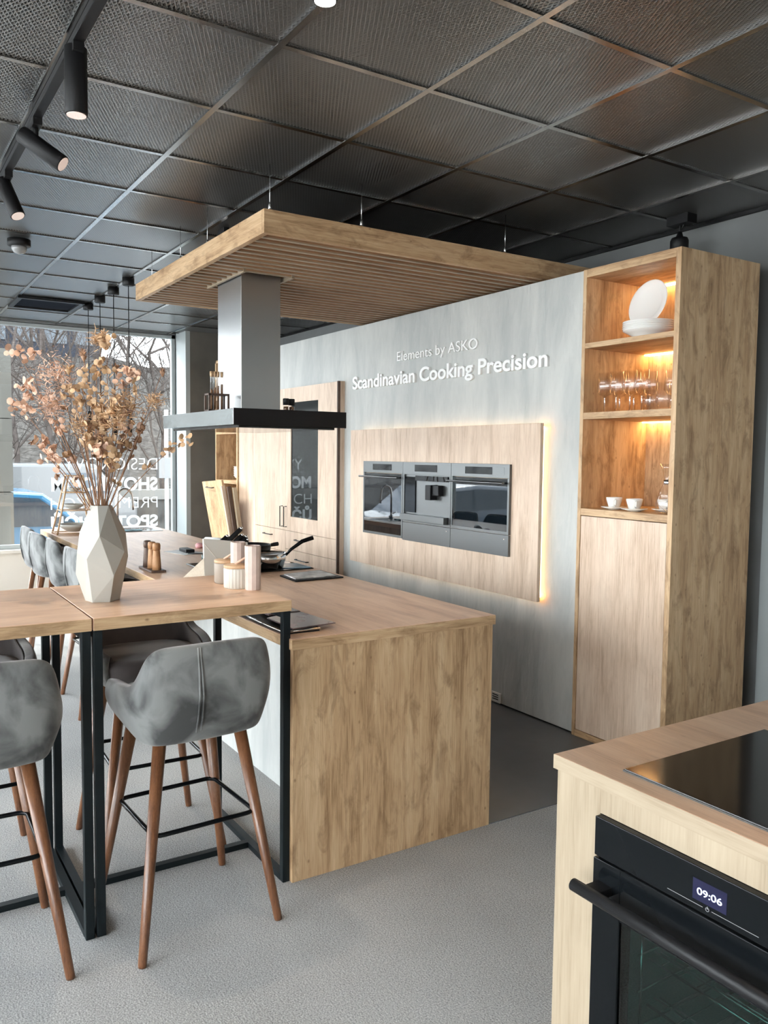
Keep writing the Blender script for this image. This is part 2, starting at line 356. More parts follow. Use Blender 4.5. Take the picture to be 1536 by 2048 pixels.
def textmesh(name, body, mat, parent, loc, rot, width, cap, depth=.002, bold=0, center=False):
    cu = bpy.data.curves.new(name, 'FONT'); cu.body = body; cu.size = 1; cu.extrude = 0; cu.offset = bold
    t = bpy.data.objects.new(name, cu); COL.objects.link(t)
    bpy.context.view_layer.update()
    dg = bpy.context.evaluated_depsgraph_get(); me = bpy.data.meshes.new_from_object(t.evaluated_get(dg)); bpy.data.objects.remove(t)
    xs = [v.co.x for v in me.vertices]; x0, x1 = min(xs), max(xs)
    capu = .72
    sx = width/(x1-x0); sy = cap/capu
    for v in me.vertices: v.co = ((v.co.x-x0)*sx, v.co.y*sy, 0)
    bm = bmesh.new(); bm.from_mesh(me); bmesh.ops.remove_doubles(bm, verts=bm.verts, dist=1e-6)
    r = bmesh.ops.extrude_face_region(bm, geom=bm.faces[:]); 
    for e in r['geom']:
        if isinstance(e, bmesh.types.BMVert): e.co.z += depth
    bmesh.ops.recalc_face_normals(bm, faces=bm.faces); bm.to_mesh(me); bm.free()
    me.name = name; me.materials.clear(); me.materials.append(M[mat])
    o = bpy.data.objects.new(name, me); COL.objects.link(o); o.location = loc; o.rotation_euler = rot
    if parent is not None: o.parent = parent
    return o

# ================================================================== STRUCTURE
X0, X1, Y0, Y1, ZC = -9.35, 3.2, -3.4, 4.14, 2.91
ISX0, ISX1, ISY0, ISY1 = -7.43, -2.617, 1.286, 2.225
struct(MB().box((X0, Y0, -.12), (X1, Y1+.2, 0)), 'floor', 'carpet', 'short grey carpet over the showroom floor')
struct(MB().box((-9.3, 1.66, .0), (-2.623, 3.36, .004)), 'floor', 'tilefloor', 'smooth dark floor between island and wall')
# back wall and its lighter stretch
struct(MB().box((-9.0, Y1, 0), (-2.66, Y1+.15, 3.7)), 'wall_back', 'backwall', 'dark grey plaster wall behind the partition')
struct(MB().box((-2.66, Y1-.01, 0), (X1, Y1+.15, 3.7)), 'wall_back', 'column')
# partition with the lettering
struct(MB((-5.6, 3.36, 0)).box((-8.10, 3.36, .012), (-3.264, 3.52, 2.57)), 'wall_center', 'panelwall', 'pale grey textured partition wall carrying the white lettering')
struct(MB().box((-8.10, 3.37, 0), (-3.264, 3.52, .012)), 'baseboard_center', 'black')
# far wall with the shop window
struct(MB().box((X0-.15, 3.10, -.1), (X0+.02, Y1+.15, 3.7)).box((X0-.15, 3.1, 0), (-9.0, 3.15, ZC)), 'wall_left', 'column')
struct(MB().box((-9.04, 3.15, 0), (-9.0, Y1, ZC)), 'wall_left', 'darkplaster', 'dark olive plaster wall beside the window')
struct(MB().box((X0-.15, Y0, -.1), (X0, 3.10, .5)), 'wall_left', 'creamwall', 'low cream wall under the shop window')
struct(MB().box((X0-.10, Y0, .5), (X0+.10, 3.10, .53)), 'trim_1', 'creamwall', 'pale window sill')
struct(MB().box((X0-.15, Y0, ZC-.02), (X0, 3.15, 3.7)), 'wall_left', 'backwall')
def window(nm, axis, c, a0, a1, z0, z1, bars):
    t = MB(); w = .045
    def bx(p, q, r, s):
        if axis == 'x': t.box((c-.04, p, r), (c+.02, q, s))
        else: t.box((p, c-.04, r), (q, c+.02, s))
    bx(a0, a1, z0, z0+w); bx(a0, a1, z1-w, z1); bx(a0, a0+w, z0, z1); bx(a1-w, a1, z0, z1)
    for b in bars: bx(b-w/2, b+w/2, z0, z1)
    o = t.build('window_frame', 'column', bevel=.003)
    g = MB()
    if axis == 'x': g.box((c-.018, a0+.02, z0+.02), (c-.012, a1-.02, z1-.02))
    else: g.box((a0+.02, c-.018, z0+.02), (a1-.02, c-.012, z1-.02))
    p = struct(g, nm, 'winglass'); o.parent = p
    return p
window('window_1', 'x', X0-.02, -3.3, 3.10, .53, ZC-.01, [-.6])
# street side (behind-left of the camera)
struct(MB().box((X0, Y0-.15, -.1), (X1, Y0, .35)).box((X0, Y0-.15, ZC-.12), (X1, Y0, 3.7)), 'wall_front', 'creamwall')
window('window_2', 'y', Y0-.05, X0+.1, X1-.1, .35, ZC-.12, [-6.3, -3.2, -.1])
struct(MB().box((X1, Y0-.15, -.1), (X1+.15, Y1+.15, 3.7)), 'wall_right', 'creamwall')
# ceiling: void, mesh tiles, grid bars
struct(MB().box((X0, Y0, 3.65), (X1, Y1+.15, 3.75)), 'ceiling', 'void', 'black slab above the mesh ceiling')
struct(MB().add([(x, y, ZC+.003*q) for q in range(3) for x, y in ((X0, Y0), (X1, Y0), (X1, Y1), (X0, Y1))], [(0, 1, 2, 3), (4, 5, 6, 7), (8, 9, 10, 11)]), 'ceiling', 'mesh', 'black expanded metal mesh ceiling tiles', fix=False)
g = MB(); tw = .012
k = -3.178-.605*10
while k < X1: g.box((k-tw, Y0, ZC-.007), (k+tw, Y1, ZC+.03)) if k > X0 else None; k += .605
k = 1.212-.6*7
while k < Y1: g.box((X0, k-tw, ZC-.009), (X1, k+tw, ZC+.028)); k += .6
struct(g, 'trim_2', 'tbar', 'metal grid bars of the ceiling')
struct(MB().box((X0, Y1-.02, ZC-.02), (X1, Y1, ZC)), 'trim_3', 'black')
# ducts above the mesh
tag(MB((-5, 1.05, 3.25)).tube([(-8.6, 1.05, 3.27), (.5, 1.05, 3.27)], .13, 24).build('air_duct', 'duct'), 'round silver duct running above the mesh ceiling, left of the canopy', 'duct')
def foil(y, z, r, x0, x1):
    m = MB((0, y, z)); pts = []; rs = []; x = x0
    while x < x1: pts.append((x, y+random.uniform(-.015, .015), z)); rs.append(r*random.uniform(.85, 1.1)); x += .09
    return m.tube(pts, rs, 18).build('flexible_duct', 'foil')
tag(foil(2.55, 3.22, .11, -4.2, 1.5), 'crinkled foil duct above the mesh tiles at the upper right', 'duct')
tag(foil(2.95, 3.3, .06, -3.9, -1.6), 'thin crinkled foil duct near the back wall above the tiles', 'duct')

# ================================================================== ISLAND
isl = thing('kitchen_island', 'long oak kitchen island with grey side panel and knotty end panel', 'kitchen island', (-5, 1.75, 0))
O = (-5, 1.75, 0)
MB(O).box((ISX0, ISY0, .86), (ISX1, ISY1, .90)).build('worktop', 'top_x', isl, bevel=.002)
MB(O).box((ISX1-.001, ISY0, .8605), (ISX1+.001, ISY1, .8985)).build('edge_band', 'oak_y', isl)
MB(O).box((ISX0, ISY0-.001, .8605), (ISX1, ISY0+.001, .8985)).build('edge_band', 'oak_x', isl)
MB(O).box((ISX1-.04, ISY0+.004, .0), (ISX1-.004, ISY1-.01, .86)).build('end_panel', 'oak_z', isl, bevel=.0015)
MB(O).box((ISX0+.004, 1.62, .0), (ISX0+.05, ISY1-.01, .86)).build('end_panel', 'oak_z', isl, bevel=.0015)
MB(O).box((ISX0+.05, 1.63, .0), (ISX1-.04, 1.65, .86)).build('side_panel', 'panelwall', isl)['label'] = 'pale grey textured side panel'
MB(O).box((ISX0+.05, 1.66, .08), (ISX1-.04, ISY1-.03, .86)).build('cabinet_body', 'poak_z', isl)
hobO = (-4.6, 1.9, .901)
t = thing('induction_hob', 'black glass hob lying flush in the island worktop under the hood', 'hob', (-4.45, 1.92, .900))
MB((-4.45, 1.92, .900)).box((-4.72, 1.62, .9003), (-4.20, 2.20, .906)).build('glass_plate', 'hobglass', t, bevel=.002)
z = MB((-4.45, 1.92, .900))
for a, b in ((-4.58, 1.78), (-4.58, 2.05), (-4.32, 1.78), (-4.32, 2.05)):
    z.lathe([(.088, .0062), (.09, .0064), (.092, .0062)], (a, b, .9), 32)
z.build('cooking_zone', 'graphite', t)
# sink
t = thing('kitchen_sink', 'steel sink with colourful cloth let into the far worktop', 'sink', (-7.05, 2.02, .9))
MB((-7.05, 2.02, .9)).box((-7.26, 1.84, .9002), (-6.86, 2.16, .904)).build('sink_rim', 'steel', t, bevel=.002)
MB((-7.05, 2.02, .9)).box((-7.22, 1.87, .9042), (-6.90, 2.13, .9052)).build('sink_bowl', 'cardark', t)
tag(MB((-6.9, 1.9, .905)).box((-6.95, 1.84, .9055), (-6.88, 1.99, .915)).build('dish_cloth', flat('cloth_blue_yellow', (.25, .4, .45), .8, noise=.6, nscale=14), bevel=.003), 'folded blue and yellow cloth on the sink edge', 'cloth')
t = thing('kitchen_faucet', 'tall chrome gooseneck faucet beside the sink', 'faucet', (-7.2, 1.87, .9))
pts = [(-7.2, 1.87, .9), (-7.2, 1.87, 1.14)]+[(-7.2, 1.87+.062-.062*math.cos(a), 1.17+.075*math.sin(a)) for a in [i*PI/12 for i in range(13)]]+[(-7.2, 2.0, 1.1), (-7.2, 2.003, 1.06)]
MB((-7.2, 1.87, .9)).tube(pts, .010, 12).build('spout', 'chrome', t)
MB((-7.2, 1.87, .9)).lathe([(.024, 0), (.024, .03), (.014, .036)], (-7.2, 1.87, .9)).build('base', 'chrome', t)
MB((-7.2, 1.87, .9)).tube([(-7.2, 1.85, .95), (-7.2, 1.80, .97)], .006).build('lever', 'chrome', t)

# ================================================================== BAR TABLES
def bar_table(y0, y1, label):
    x0, x1 = -3.335, -2.637; o = (x1, y0, 0)
    t = thing('bar_table', label, 'bar table', o, group='high bar tables in a row')
    MB(o).box((x0, y0+.002, 1.0), (x1, y1-.002, 1.04)).build('tabletop', 'top_y', t, bevel=.0015)
    MB(o).box((x1-.001, y0+.003, 1.0005), (x1+.001, y1-.003, 1.0385)).box((x0+.003, y1-.003, 1.0005), (x1-.001, y1-.001, 1.0385)).build('edge_band', 'oak_y', t)
    s = .014
    for yy in (y0+.016, y1-.018):
        for xx in (x1-s-.002, x0+s+.002):
            MB(o).box((xx-s, yy-s, .0), (xx+s, yy+s, 1.0)).build('leg', 'steelblack', t, bevel=.002)
        MB(o).box((x0+.03, yy-s, .0), (x1-.03, yy+s, .022)).build('floor_bar', 'steelblack', t)
        MB(o).box((x0+.03, yy-s, .975), (x1-.03, yy+s, 1.0)).build('top_bar', 'steelblack', t)
    MB(o).box((-2.985, y0+.03, 0), (-2.957, y1-.03, .022)).build('stretcher', 'steelblack', t)
    return t
bar_table(.605, 1.294, 'high oak bar table with black steel frame joined to the island, vase on top')
bar_table(-.075, .603, 'high oak bar table with black steel frame at the left edge, bare top')

# ================================================================== BAR STOOLS (local: front +x)
def make_stool():
    t = thing('bar_stool', 'x', 'bar stool')
    plan = [(.165, .205, .80), (.15, .228, .808), (.05, .246, .826), (-.05, .248, .832), (-.12, .242, .838), (-.168, .232, .872), (-.20, .216, .945), (-.222, .188, .970), (-.238, .12, .972), (-.242, 0, .974)]
    plan = plan+[(x, -y, z) for x, y, z in plan[-2::-1]]
    levels = [(0, .80), (.035, .86), (.12, .90), (.5, 1.0), (.8, 1.0), (.95, .965), (1, .95)]
    n = len(plan); vo = []; vi = []
    for li, (v, s) in enumerate(levels):
        for (x, y, zt) in plan:
            z0 = .652; z = z0+(zt-z0)*v
            back = max(0, min(1, (-x+.02)/.22)); ss = s-(1-back)*.14*max(0, 1-v/.5)
            vo.append((x*ss, y*ss, z))
            q = max(.0, 1-.038/max(.05, math.hypot(x, y)))
            vi.append((x*ss*q, y*ss*q, max(z, .675)-(.0 if v < 1 else .004)))
    m = MB(); vs = vo+vi; L = len(levels); K = len(vo); fs = []
    for i in range(L-1):
        for j in range(n-1):
            a = i*n+j; fs.append((a, a+1, a+n+1, a+n)); fs.append((K+a, K+a+n, K+a+n+1, K+a+1))
    for j in range(n-1): a = (L-1)*n+j; fs.append((a, a+1, K+a+1, K+a)); fs.append((j, K+j, K+j+1, j+1))
    for i in range(L-1): fs.append((i*n, i*n+n, K+i*n+n, K+i*n)); a = i*n+n-1; fs.append((a, K+a, K+a+n, a+n))
    m.add(vs, fs, True)
    m.build('shell', 'velvet', t, sub=2)
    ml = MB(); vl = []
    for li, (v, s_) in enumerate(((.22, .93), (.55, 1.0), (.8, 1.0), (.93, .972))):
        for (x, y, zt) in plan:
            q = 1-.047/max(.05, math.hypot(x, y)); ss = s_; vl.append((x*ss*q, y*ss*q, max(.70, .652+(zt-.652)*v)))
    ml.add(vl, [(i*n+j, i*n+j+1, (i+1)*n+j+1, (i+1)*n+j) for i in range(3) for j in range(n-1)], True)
    ml.build('inner_shade', 'shadevelvet', t, sub=2, solid=.004)['label'] = 'inside of the shell, colour darkened for its shade'  # added sheet that darkens the inside of the shell
    # seat cushion and underside
    def sq(a, b, zz, e=.55, n=28):
        out = []
        for j in range(n):
            an = 2*PI*j/n; c, s2 = math.cos(an), math.sin(an)
            out.append((math.copysign(abs(c)**e, c)*a, math.copysign(abs(s2)**e, s2)*b, zz))
        return out
    def loft(rings):
        mm = MB(); vv = []; N = len(rings[0])
        for r in rings: vv += r
        ff = [(i*N+j, i*N+(j+1) % N, (i+1)*N+(j+1) % N, (i+1)*N+j) for i in range(len(rings)-1) for j in range(N)]
        ff.append(list(range(N))[::-1]); ff.append([(len(rings)-1)*N+j for j in range(N)])
        return mm.add(vv, ff, True)
    sh = lambda pts, d: [(x+d, y, zz) for x, y, zz in pts]
    loft([sh(sq(.17, .175, .69), .0), sh(sq(.195, .20, .70), .0), sh(sq(.20, .205, .745), .0), sh(sq(.19, .195, .768), .0), sh(sq(.15, .16, .775), 0)]).build('seat_cushion', 'shadevelvet', t)
    loft([sh(sq(.13, .14, .648), -.015), sh(sq(.165, .165, .654), -.02), sh(sq(.18, .185, .70), -.02)]).build('seat_base', 'velvet', t)
    MB().tube([(-.198, .05, .660), (-.228, .05, .73), (-.244, .05, .81), (-.241, .05, .89), (-.231, .05, .962)], .0035, 8).tube([(-.198, .036, .660), (-.228, .036, .73), (-.244, .037, .81), (-.241, .041, .89), (-.231, .044, .962)], .0035, 8).build('back_seam', 'velvet', t)
    for sx in (-1, 1):
        for sy in (-1, 1):
            MB().tube([(.225*sx, .232*sy, 0), (.225*sx+(-.001*sx), .232*sy-.001*sy, .008), (.125*sx, .135*sy, .662)], [.0125, .0135, .0215], 14).build('leg', 'walnut', t)
    h = .172; r = .03; pts = []
    for cx, cy, a0 in ((h-r, h-r, 0), (-h+r, h-r, PI/2), (-h+r, -h+r, PI), (h-r, -h+r, 1.5*PI)):
        for i in range(6): a = a0+i*PI/10; pts.append((cx+r*math.cos(a), cy+r*math.sin(a), .37))
    MB().tube(pts, .0075, 10, closed=True).build('foot_ring', 'blackgloss', t)
    return t
st = make_stool()
GR1 = 'grey velvet stools around the bar tables'; GR2 = 'grey velvet stools along the island'
st.location = (-2.648, .905, 0); st.rotation_euler = (0, 0, PI+.05)
st['label'] = 'grey velvet bar stool with walnut legs, its seamed back nearest the island end'; st['group'] = GR1
dup(st, (-3.24, .955, 0), -.03, 'grey velvet bar stool facing the camera, tucked under the far side of the vase table')
dup(st, (-2.70, .262, 0), PI-.02, 'grey velvet bar stool seen from behind, cut by the left picture edge')
dup(st, (-3.30, .30, 0), .02, 'grey velvet bar stool on the far side of the bare bar table')
for x, y, a, lb in ((-6.92, 1.30, PI/2, 'grey bar stool nearest the shop window, pulled up to the long island'),
                    (-6.42, 1.28, PI/2+.05, 'grey bar stool second from the shop window along the island'),
                    (-5.86, 1.29, PI/2-.06, 'grey bar stool in the middle of the row of five along the island'),
                    (-5.28, 1.30, PI/2+.03, 'grey bar stool just left of the faceted vase, along the island'),
                    (-4.66, 1.25, PI/2-.1, 'grey bar stool mostly hidden behind the vase, along the island')):
    dup(st, (x, y, 0), a, lb, GR2)

# ================================================================== CANOPY + HOOD
cO = (-4.63, 2.6, 2.58); cx0, cx1, cy0, cy1 = -5.68, -3.588, 1.612, 3.9
t = thing('slatted_canopy', 'suspended oak canopy with slatted underside above the island', 'ceiling canopy', cO)
MB(cO).box((cx1-.03, cy0, 2.58), (cx1, cy1, 2.69)).build('fascia', 'oak_y', t, bevel=.001)
MB(cO).box((cx0, cy0, 2.58), (cx1-.03, cy0+.03, 2.69)).build('fascia', 'oak_x', t, bevel=.001)
MB(cO).box((cx0, cy0+.03, 2.58), (cx0+.03, cy1, 2.69)).build('fascia', 'oak_y', t)
MB(cO).box((cx0+.03, cy1-.03, 2.58), (cx1-.03, cy1, 2.69)).build('fascia', 'oak_x', t)
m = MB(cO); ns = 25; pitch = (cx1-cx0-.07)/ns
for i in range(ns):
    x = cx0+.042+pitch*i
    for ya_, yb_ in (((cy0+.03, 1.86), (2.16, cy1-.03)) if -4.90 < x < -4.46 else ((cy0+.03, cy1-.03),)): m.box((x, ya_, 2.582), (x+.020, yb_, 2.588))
m.build('slats', 'cream_y', t)['label'] = 'slat bottoms painted pale as if catching light'  # light caught by the slat bottoms is put into their pale colour
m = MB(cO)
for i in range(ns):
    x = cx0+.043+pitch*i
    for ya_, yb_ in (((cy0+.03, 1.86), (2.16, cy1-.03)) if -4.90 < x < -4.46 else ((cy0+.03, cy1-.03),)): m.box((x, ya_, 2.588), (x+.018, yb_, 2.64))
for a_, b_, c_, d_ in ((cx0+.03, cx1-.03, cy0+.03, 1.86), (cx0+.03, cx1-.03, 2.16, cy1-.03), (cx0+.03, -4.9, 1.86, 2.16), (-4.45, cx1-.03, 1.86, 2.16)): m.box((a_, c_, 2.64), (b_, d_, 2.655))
m.build('backing_board', 'slat_shade', t)['label'] = 'slat sides and boards painted darker for the shade between slats'
MB(cO).box((-4.98, 1.852, 2.576), (-4.40, 1.868, 2.60)).box((-4.98, 2.152, 2.576), (-4.40, 2.168, 2.60)).build('opening_frame', 'cream_x', t)
for i, (x, y) in enumerate(((-3.63, 1.66), (-3.63, 2.16), (-4.45, 1.66), (-4.9, 1.66), (-3.63, 3.1), (-5.6, 1.7))):
    w = MB(cO).tube([(x, y, 2.69), (x, y, ZC)], .0018, 6).build('hanging_wire', 'chrome', t)
    MB(cO).lathe([(.007, 0), (.007, .035), (.003, .045)], (x, y, 2.69), 10).build('clamp', 'chrome', w)
hO = (-4.75, 2.03, 1.71)
t = thing('range_hood', 'stainless steel island hood with square chimney and black end face', 'range hood', hO)
MB(hO).box((-4.865, 1.88, 1.79), (-4.50, 2.127, 2.60)).build('chimney', 'steel', t, bevel=.0015)
MB(hO).box((-5.35, 1.69, 1.715), (-4.155, 2.38, 1.80)).build('hood_body', flat('polished_hood_edge', (.66, .72, .74), .08, 1, bump=.12, nscale=10), t, bevel=.001)
MB(hO).box((-4.155, 1.69, 1.711), (-4.15, 2.38, 1.802)).build('end_face', 'black', t, bevel=.001)['label'] = 'matte black end face'
MB(hO).box((-5.30, 1.74, 1.70), (-4.20, 2.33, 1.714)).build('glass_underside', 'hobglass', t)
# spice tubes in rack on hood
rO = (-4.6, 1.77, 1.80)
t = thing('spice_rack', 'small wooden rack holding corked glass tubes on top of the hood', 'spice rack', (-4.62, 1.78, 1.8))
rO = (-4.62, 1.78, 1.8); 
mm = MB(rO)
for z in (1.806, 1.9): mm.box((-4.66, 1.715, z-.005), (-4.58, 1.84, z+.005))
mm.box((-4.66, 1.715, 1.80), (-4.65, 1.725, 1.905)).box((-4.59, 1.715, 1.80), (-4.58, 1.725, 1.905)).box((-4.66, 1.83, 1.80), (-4.65, 1.84, 1.905)).box((-4.59, 1.83, 1.80), (-4.58, 1.84, 1.905))
mm.build('frame', 'darkwood', t)
for i, y in enumerate((1.745, 1.765, 1.785, 1.808)):
    tb = thing('spice_tube', ['corked glass spice tube at the left end of the rack on the hood', 'corked glass spice tube second from left in the rack', 'corked glass spice tube third from left in the rack', 'corked glass spice tube touching the chimney, rightmost in the rack'][i], 'spice tube', (-4.62, y, 1.812), group='spice tubes on the hood')
    o = (-4.62, y, 1.812)
    MB(o).lathe([(.002, 0), (.008, .004), (.0085, .19), (.0085, .20)], o, 12).build('glass_tube', 'glass', tb)
    MB(o).lathe([(.0065, .004), (.007, .12+.01*i)], o, 12).build('filling', 'wineliquid', tb)
    MB(o).lathe([(.0075, .19), (.0095, .20), (.0095, .222)], o, 12).build('cork', 'bamboo', tb)
for (x, y, lb) in ((-4.5, 2.165, 'left small glass jar with black lid on top of the hood'), (-4.52, 2.212, 'right small glass jar with black lid on top of the hood')):
    o = (x, y, 1.802); tb = thing('spice_jar', lb, 'jar', o, group='jars on the hood')
    MB(o).lathe([(.017, 0), (.018, .05)], o, 14).build('glass_body', 'glass', tb)
    MB(o).lathe([(.015, .003), (.015, .04)], o, 14).build('filling', 'wineliquid', tb)
    MB(o).lathe([(.019, .05), (.019, .085), (.017, .088)], o, 14).build('lid', 'black', tb)

# ================================================================== LETTERING
r0 = (PI/2, 0, 0)
def label_text(name, body, mat, parent, loc, rot, *a, label, cat='lettering', **k):
    # every letter is a piece of its own
    o = textmesh(name, body, mat, None, loc, rot, *a, **k); me = o.data
    t = thing(name, label, cat, loc); t.rotation_euler = rot
    par = list(range(len(me.vertices)))
    def find(i):
        while par[i] != i: par[i] = par[par[i]]; i = par[i]
        return i
    for e in me.edges: par[find(e.vertices[0])] = find(e.vertices[1])
    isl_ = {}
    for p in me.polygons: isl_.setdefault(find(p.vertices[0]), []).append(p)
    boxes = []
    for ps in isl_.values():
        xs = [me.vertices[v].co.x for p in ps for v in p.vertices]; boxes.append([min(xs), max(xs), list(ps)])
    boxes.sort(key=lambda b: b[0]-b[1]); merged = []
    for b in boxes:
        for q in merged:
            if min(b[1], q[1])-max(b[0], q[0]) > .6*(b[1]-b[0]): q[2] += b[2]; break
        else: merged.append(b)
    for b in sorted(merged, key=lambda b: b[0]):
        ids = sorted({v for p in b[2] for v in p.vertices}); ix = {v: i for i, v in enumerate(ids)}
        MB().add([me.vertices[v].co for v in ids], [[ix[v] for v in p.vertices] for p in b[2]]).build('letter', mat, t, fix=False)
    bpy.data.objects.remove(o); return t
label_text('wall_lettering', 'Elements by ASKO', 'whiteletter', None, (-5.10, 3.3597, 2.245), r0, .93, .070, depth=.012, label='thin white raised letters reading Elements by ASKO on the partition')
label_text('wall_lettering', 'Scandinavian Cooking Precision', 'whiteletter', None, (-5.735, 3.3597, 2.080), r0, 2.21, .098, depth=.016, bold=.022, label='bold white raised letters reading Scandinavian Cooking Precision')
rw = (PI/2, 0, -PI/2)
for body, z, cap, wd, bold in (('DESIGNOV\u00dd', 1.363, .14, 1.02, -.012), ('SHOWROOM', 1.135, .145, 1.15, .035), ('PREMIOV\u00ddCH', .93, .133, 1.16, -.012), ('SPOT\u0158EBI\u010c\u016e', .72, .13, 1.16, .035)):
    label_text('window_lettering', body, 'foilletter', None, (X0-.040, 2.893, z), rw, wd, cap, depth=.0015, bold=bold, label='white foil lettering %s on the shop window, mirrored from inside' % body)

# ================================================================== OVEN WALL PANEL + APPLIANCES
pO = (-4.6, 3.3, .72)
t = thing('oven_wall_panel', 'back-lit oak panel on the partition framing the three ovens', 'wall panel', pO)
MB(pO).box((-5.665, 3.290, .72), (-3.51, 3.315, 1.752)).build('board', 'poak_z', t, bevel=.001)
MB(pO).box((-5.55, 3.315, .82), (-3.62, 3.36, 1.65)).build('mounting_frame', 'black', t)
a = .018
MB(pO).box((-5.60, 3.332, 1.735-a), (-3.535, 3.345, 1.735)).box((-3.535-a, 3.332, .74), (-3.535, 3.345, 1.735)).box((-5.60, 3.332, .74), (-3.535, 3.345, .74+a)).build('led_strip', 'ledp', t)
AY = 3.272
def appliance_shell(nm, lb, cat, x0, x1, z0, z1):
    o = ((x0+x1)/2, AY, z0); t = thing(nm, lb, cat, o); return t, o
def display(o, t, x0, x1, z0, z1):
    MB(o).box((x0, AY-.003, z0), (x1, AY, z1)).build('display', 'ovenglass', t)
def oven(nm, lb, x0, x1, z0, z1, dx0, dx1, cat='oven', extra=False):
    t, o = appliance_shell(nm, lb, cat, x0, x1, z0, z1); zp = 1.428
    MB(o).box((x0+.001, AY, zp), (x1-.001, 3.292, z1)).build('control_panel', 'graphite', t, bevel=.001)
    display(o, t, dx0, dx1, 1.448, 1.493)
    if extra: MB(o).box((-3.87, AY-.001, 1.448), (-3.795, AY, 1.493)).build('water_tank_flap', 'graphite', t, bevel=.0004)
    MB(o).box((x0+.001, AY, z0), (x0+.016, 3.292, zp)).box((x1-.016, AY, z0), (x1-.001, 3.292, zp)).box((x0+.016, AY, z0), (x1-.016, 3.292, z0+.018)).build('door_frame', 'graphite', t)
    MB(o).box((x0+.016, AY+.001, z0+.018), (x1-.016, 3.292, zp-.003)).build('door_glass', 'ovenglass', t)
    h = MB(o).tube([(x0-.004, AY-.035, 1.398), (x1-.02, AY-.035, 1.398)], .007, 10).build('handle', 'graphite', t)
    MB(o).box((x0+.03, AY-.032, 1.392), (x0+.045, AY+.002, 1.404)).box((x1-.06, AY-.032, 1.392), (x1-.045, AY+.002, 1.404)).build('bracket', 'graphite', h)
    return t, o
oven('built_in_oven', 'left built-in oven with mirror glass door in the oak wall panel', -5.437, -4.892, .965, 1.512, -5.295, -5.04)
oven('built_in_steam_oven', 'right built-in steam oven with mirror glass door in the oak wall panel', -4.322, -3.747, 1.088, 1.512, -4.172, -3.909, extra=True)
t, o = appliance_shell('coffee_machine', 'built-in coffee machine between the two wall ovens', 'coffee machine', -4.890, -4.324, 1.088, 1.512)
MB(o).box((-4.889, AY, 1.425), (-4.325, 3.292, 1.512)).build('control_panel', 'graphite', t, bevel=.001); display(o, t, -4.739, -4.479, 1.448, 1.495)
MB(o).box((-4.889, AY, 1.088), (-4.870, 3.292, 1.425)).box((-4.344, AY, 1.088), (-4.325, 3.292, 1.425)).box((-4.87, AY, 1.088), (-4.344, 3.292, 1.105)).build('frame', 'graphite', t)
MB(o).box((-4.87, 3.284, 1.105), (-4.344, 3.2925, 1.425)).build('niche_back', 'graphite', t)
MB(o).box((-4.87, 3.276, 1.16), (-4.74, 3.284, 1.41)).build('dark_side_door', 'blackgloss', t)
MB(o).box((-4.72, 3.262, 1.385), (-4.35, 3.284, 1.42)).build('top_glass', 'ovenglass', t)
MB(o).box((-4.87, 3.235, 1.105), (-4.35, 3.29, 1.15)).build('drip_tray', 'graphite', t, bevel=.002)
n_ = MB(o).box((-4.55, 3.225, 1.26), (-4.49, 3.284, 1.36)).box((-4.49, 3.24, 1.29), (-4.42, 3.284, 1.36)).build('milk_and_coffee_spout', 'black', t, bevel=.004)
for x0, x1, lb in ((-4.890, -4.324, 'grey steel warming drawer under the coffee machine'), (-4.322, -3.747, 'grey steel warming drawer under the right steam oven')):
    o = ((x0+x1)/2, AY, .957); t = thing('warming_drawer', lb, 'drawer', o, group='warming drawers')
    MB(o).box((x0+.001, AY, .957), (x1-.001, 3.292, 1.085)).build('drawer_front', 'graphite', t, bevel=.001)
    MB(o).lathe([(.003, 0), (.003, .002)], (0, 0, 0), 10, mat=Matrix.Translation((x1-.04, AY, 1.06)) @ Matrix.Rotation(PI/2, 4, 'X')).build('button', 'lampface', t)
# wall vent
t = thing('wall_vent', 'small white wall socket near the floor on the partition', 'ventilator', (-3.92, 3.358, .02))
MB((-3.92, 3.358, .02)).box((-3.965, 3.35, .012), (-3.882, 3.36, .075)).build('cover_plate', 'white', t, bevel=.002)
m = MB((-3.92, 3.358, .02))
for z in (.03, .044, .058): m.box((-3.953, 3.3485, z), (-3.90, 3.351, z+.006))
m.build('slots', 'black', t)

# ================================================================== PANTRY UNIT
pO = (-6.9, 3.3, 0)
t = thing('pantry_cabinet', 'tall oak pantry unit in daylit tone with glazed door and drawers set in the partition', 'cabinet', pO)
MB(pO).box((-7.96, 3.318, .0), (-5.885, 3.359, 2.155)).build('carcass', 'poak_z', t)
MB(pO).box((-7.958, 3.30, .0), (-7.546, 3.318, 2.153)).build('side_panel', 'poak_z', t)
MB(pO).box((-5.90, 3.295, 0), (-5.885, 3.318, 2.155)).build('edge_strip', 'darkwood', t)
def door(x0, x1, z0, z1, nm='door'):
    return MB(pO).box((x0+.002, 3.30, z0+.002), (x1-.002, 3.318, z1-.002)).build(nm, 'poak_z', t, bevel=.0015)
def vhandle(p, x, z0, z1):
    MB(pO).tube([(x, 3.30, z0), (x, 3.272, z0), (x, 3.272, z1), (x, 3.30, z1)], .005, 8, smooth=False).build('handle', 'black', p)
def hhandle(p, x0, x1, z):
    MB(pO).tube([(x0, 3.30, z), (x0, 3.275, z), (x1, 3.275, z), (x1, 3.30, z)], .005, 8, smooth=False).build('handle', 'black', p)
d1 = door(-7.546, -6.865, .86, 2.153); vhandle(d1, -6.925, .893, 1.08)
m = MB(pO)
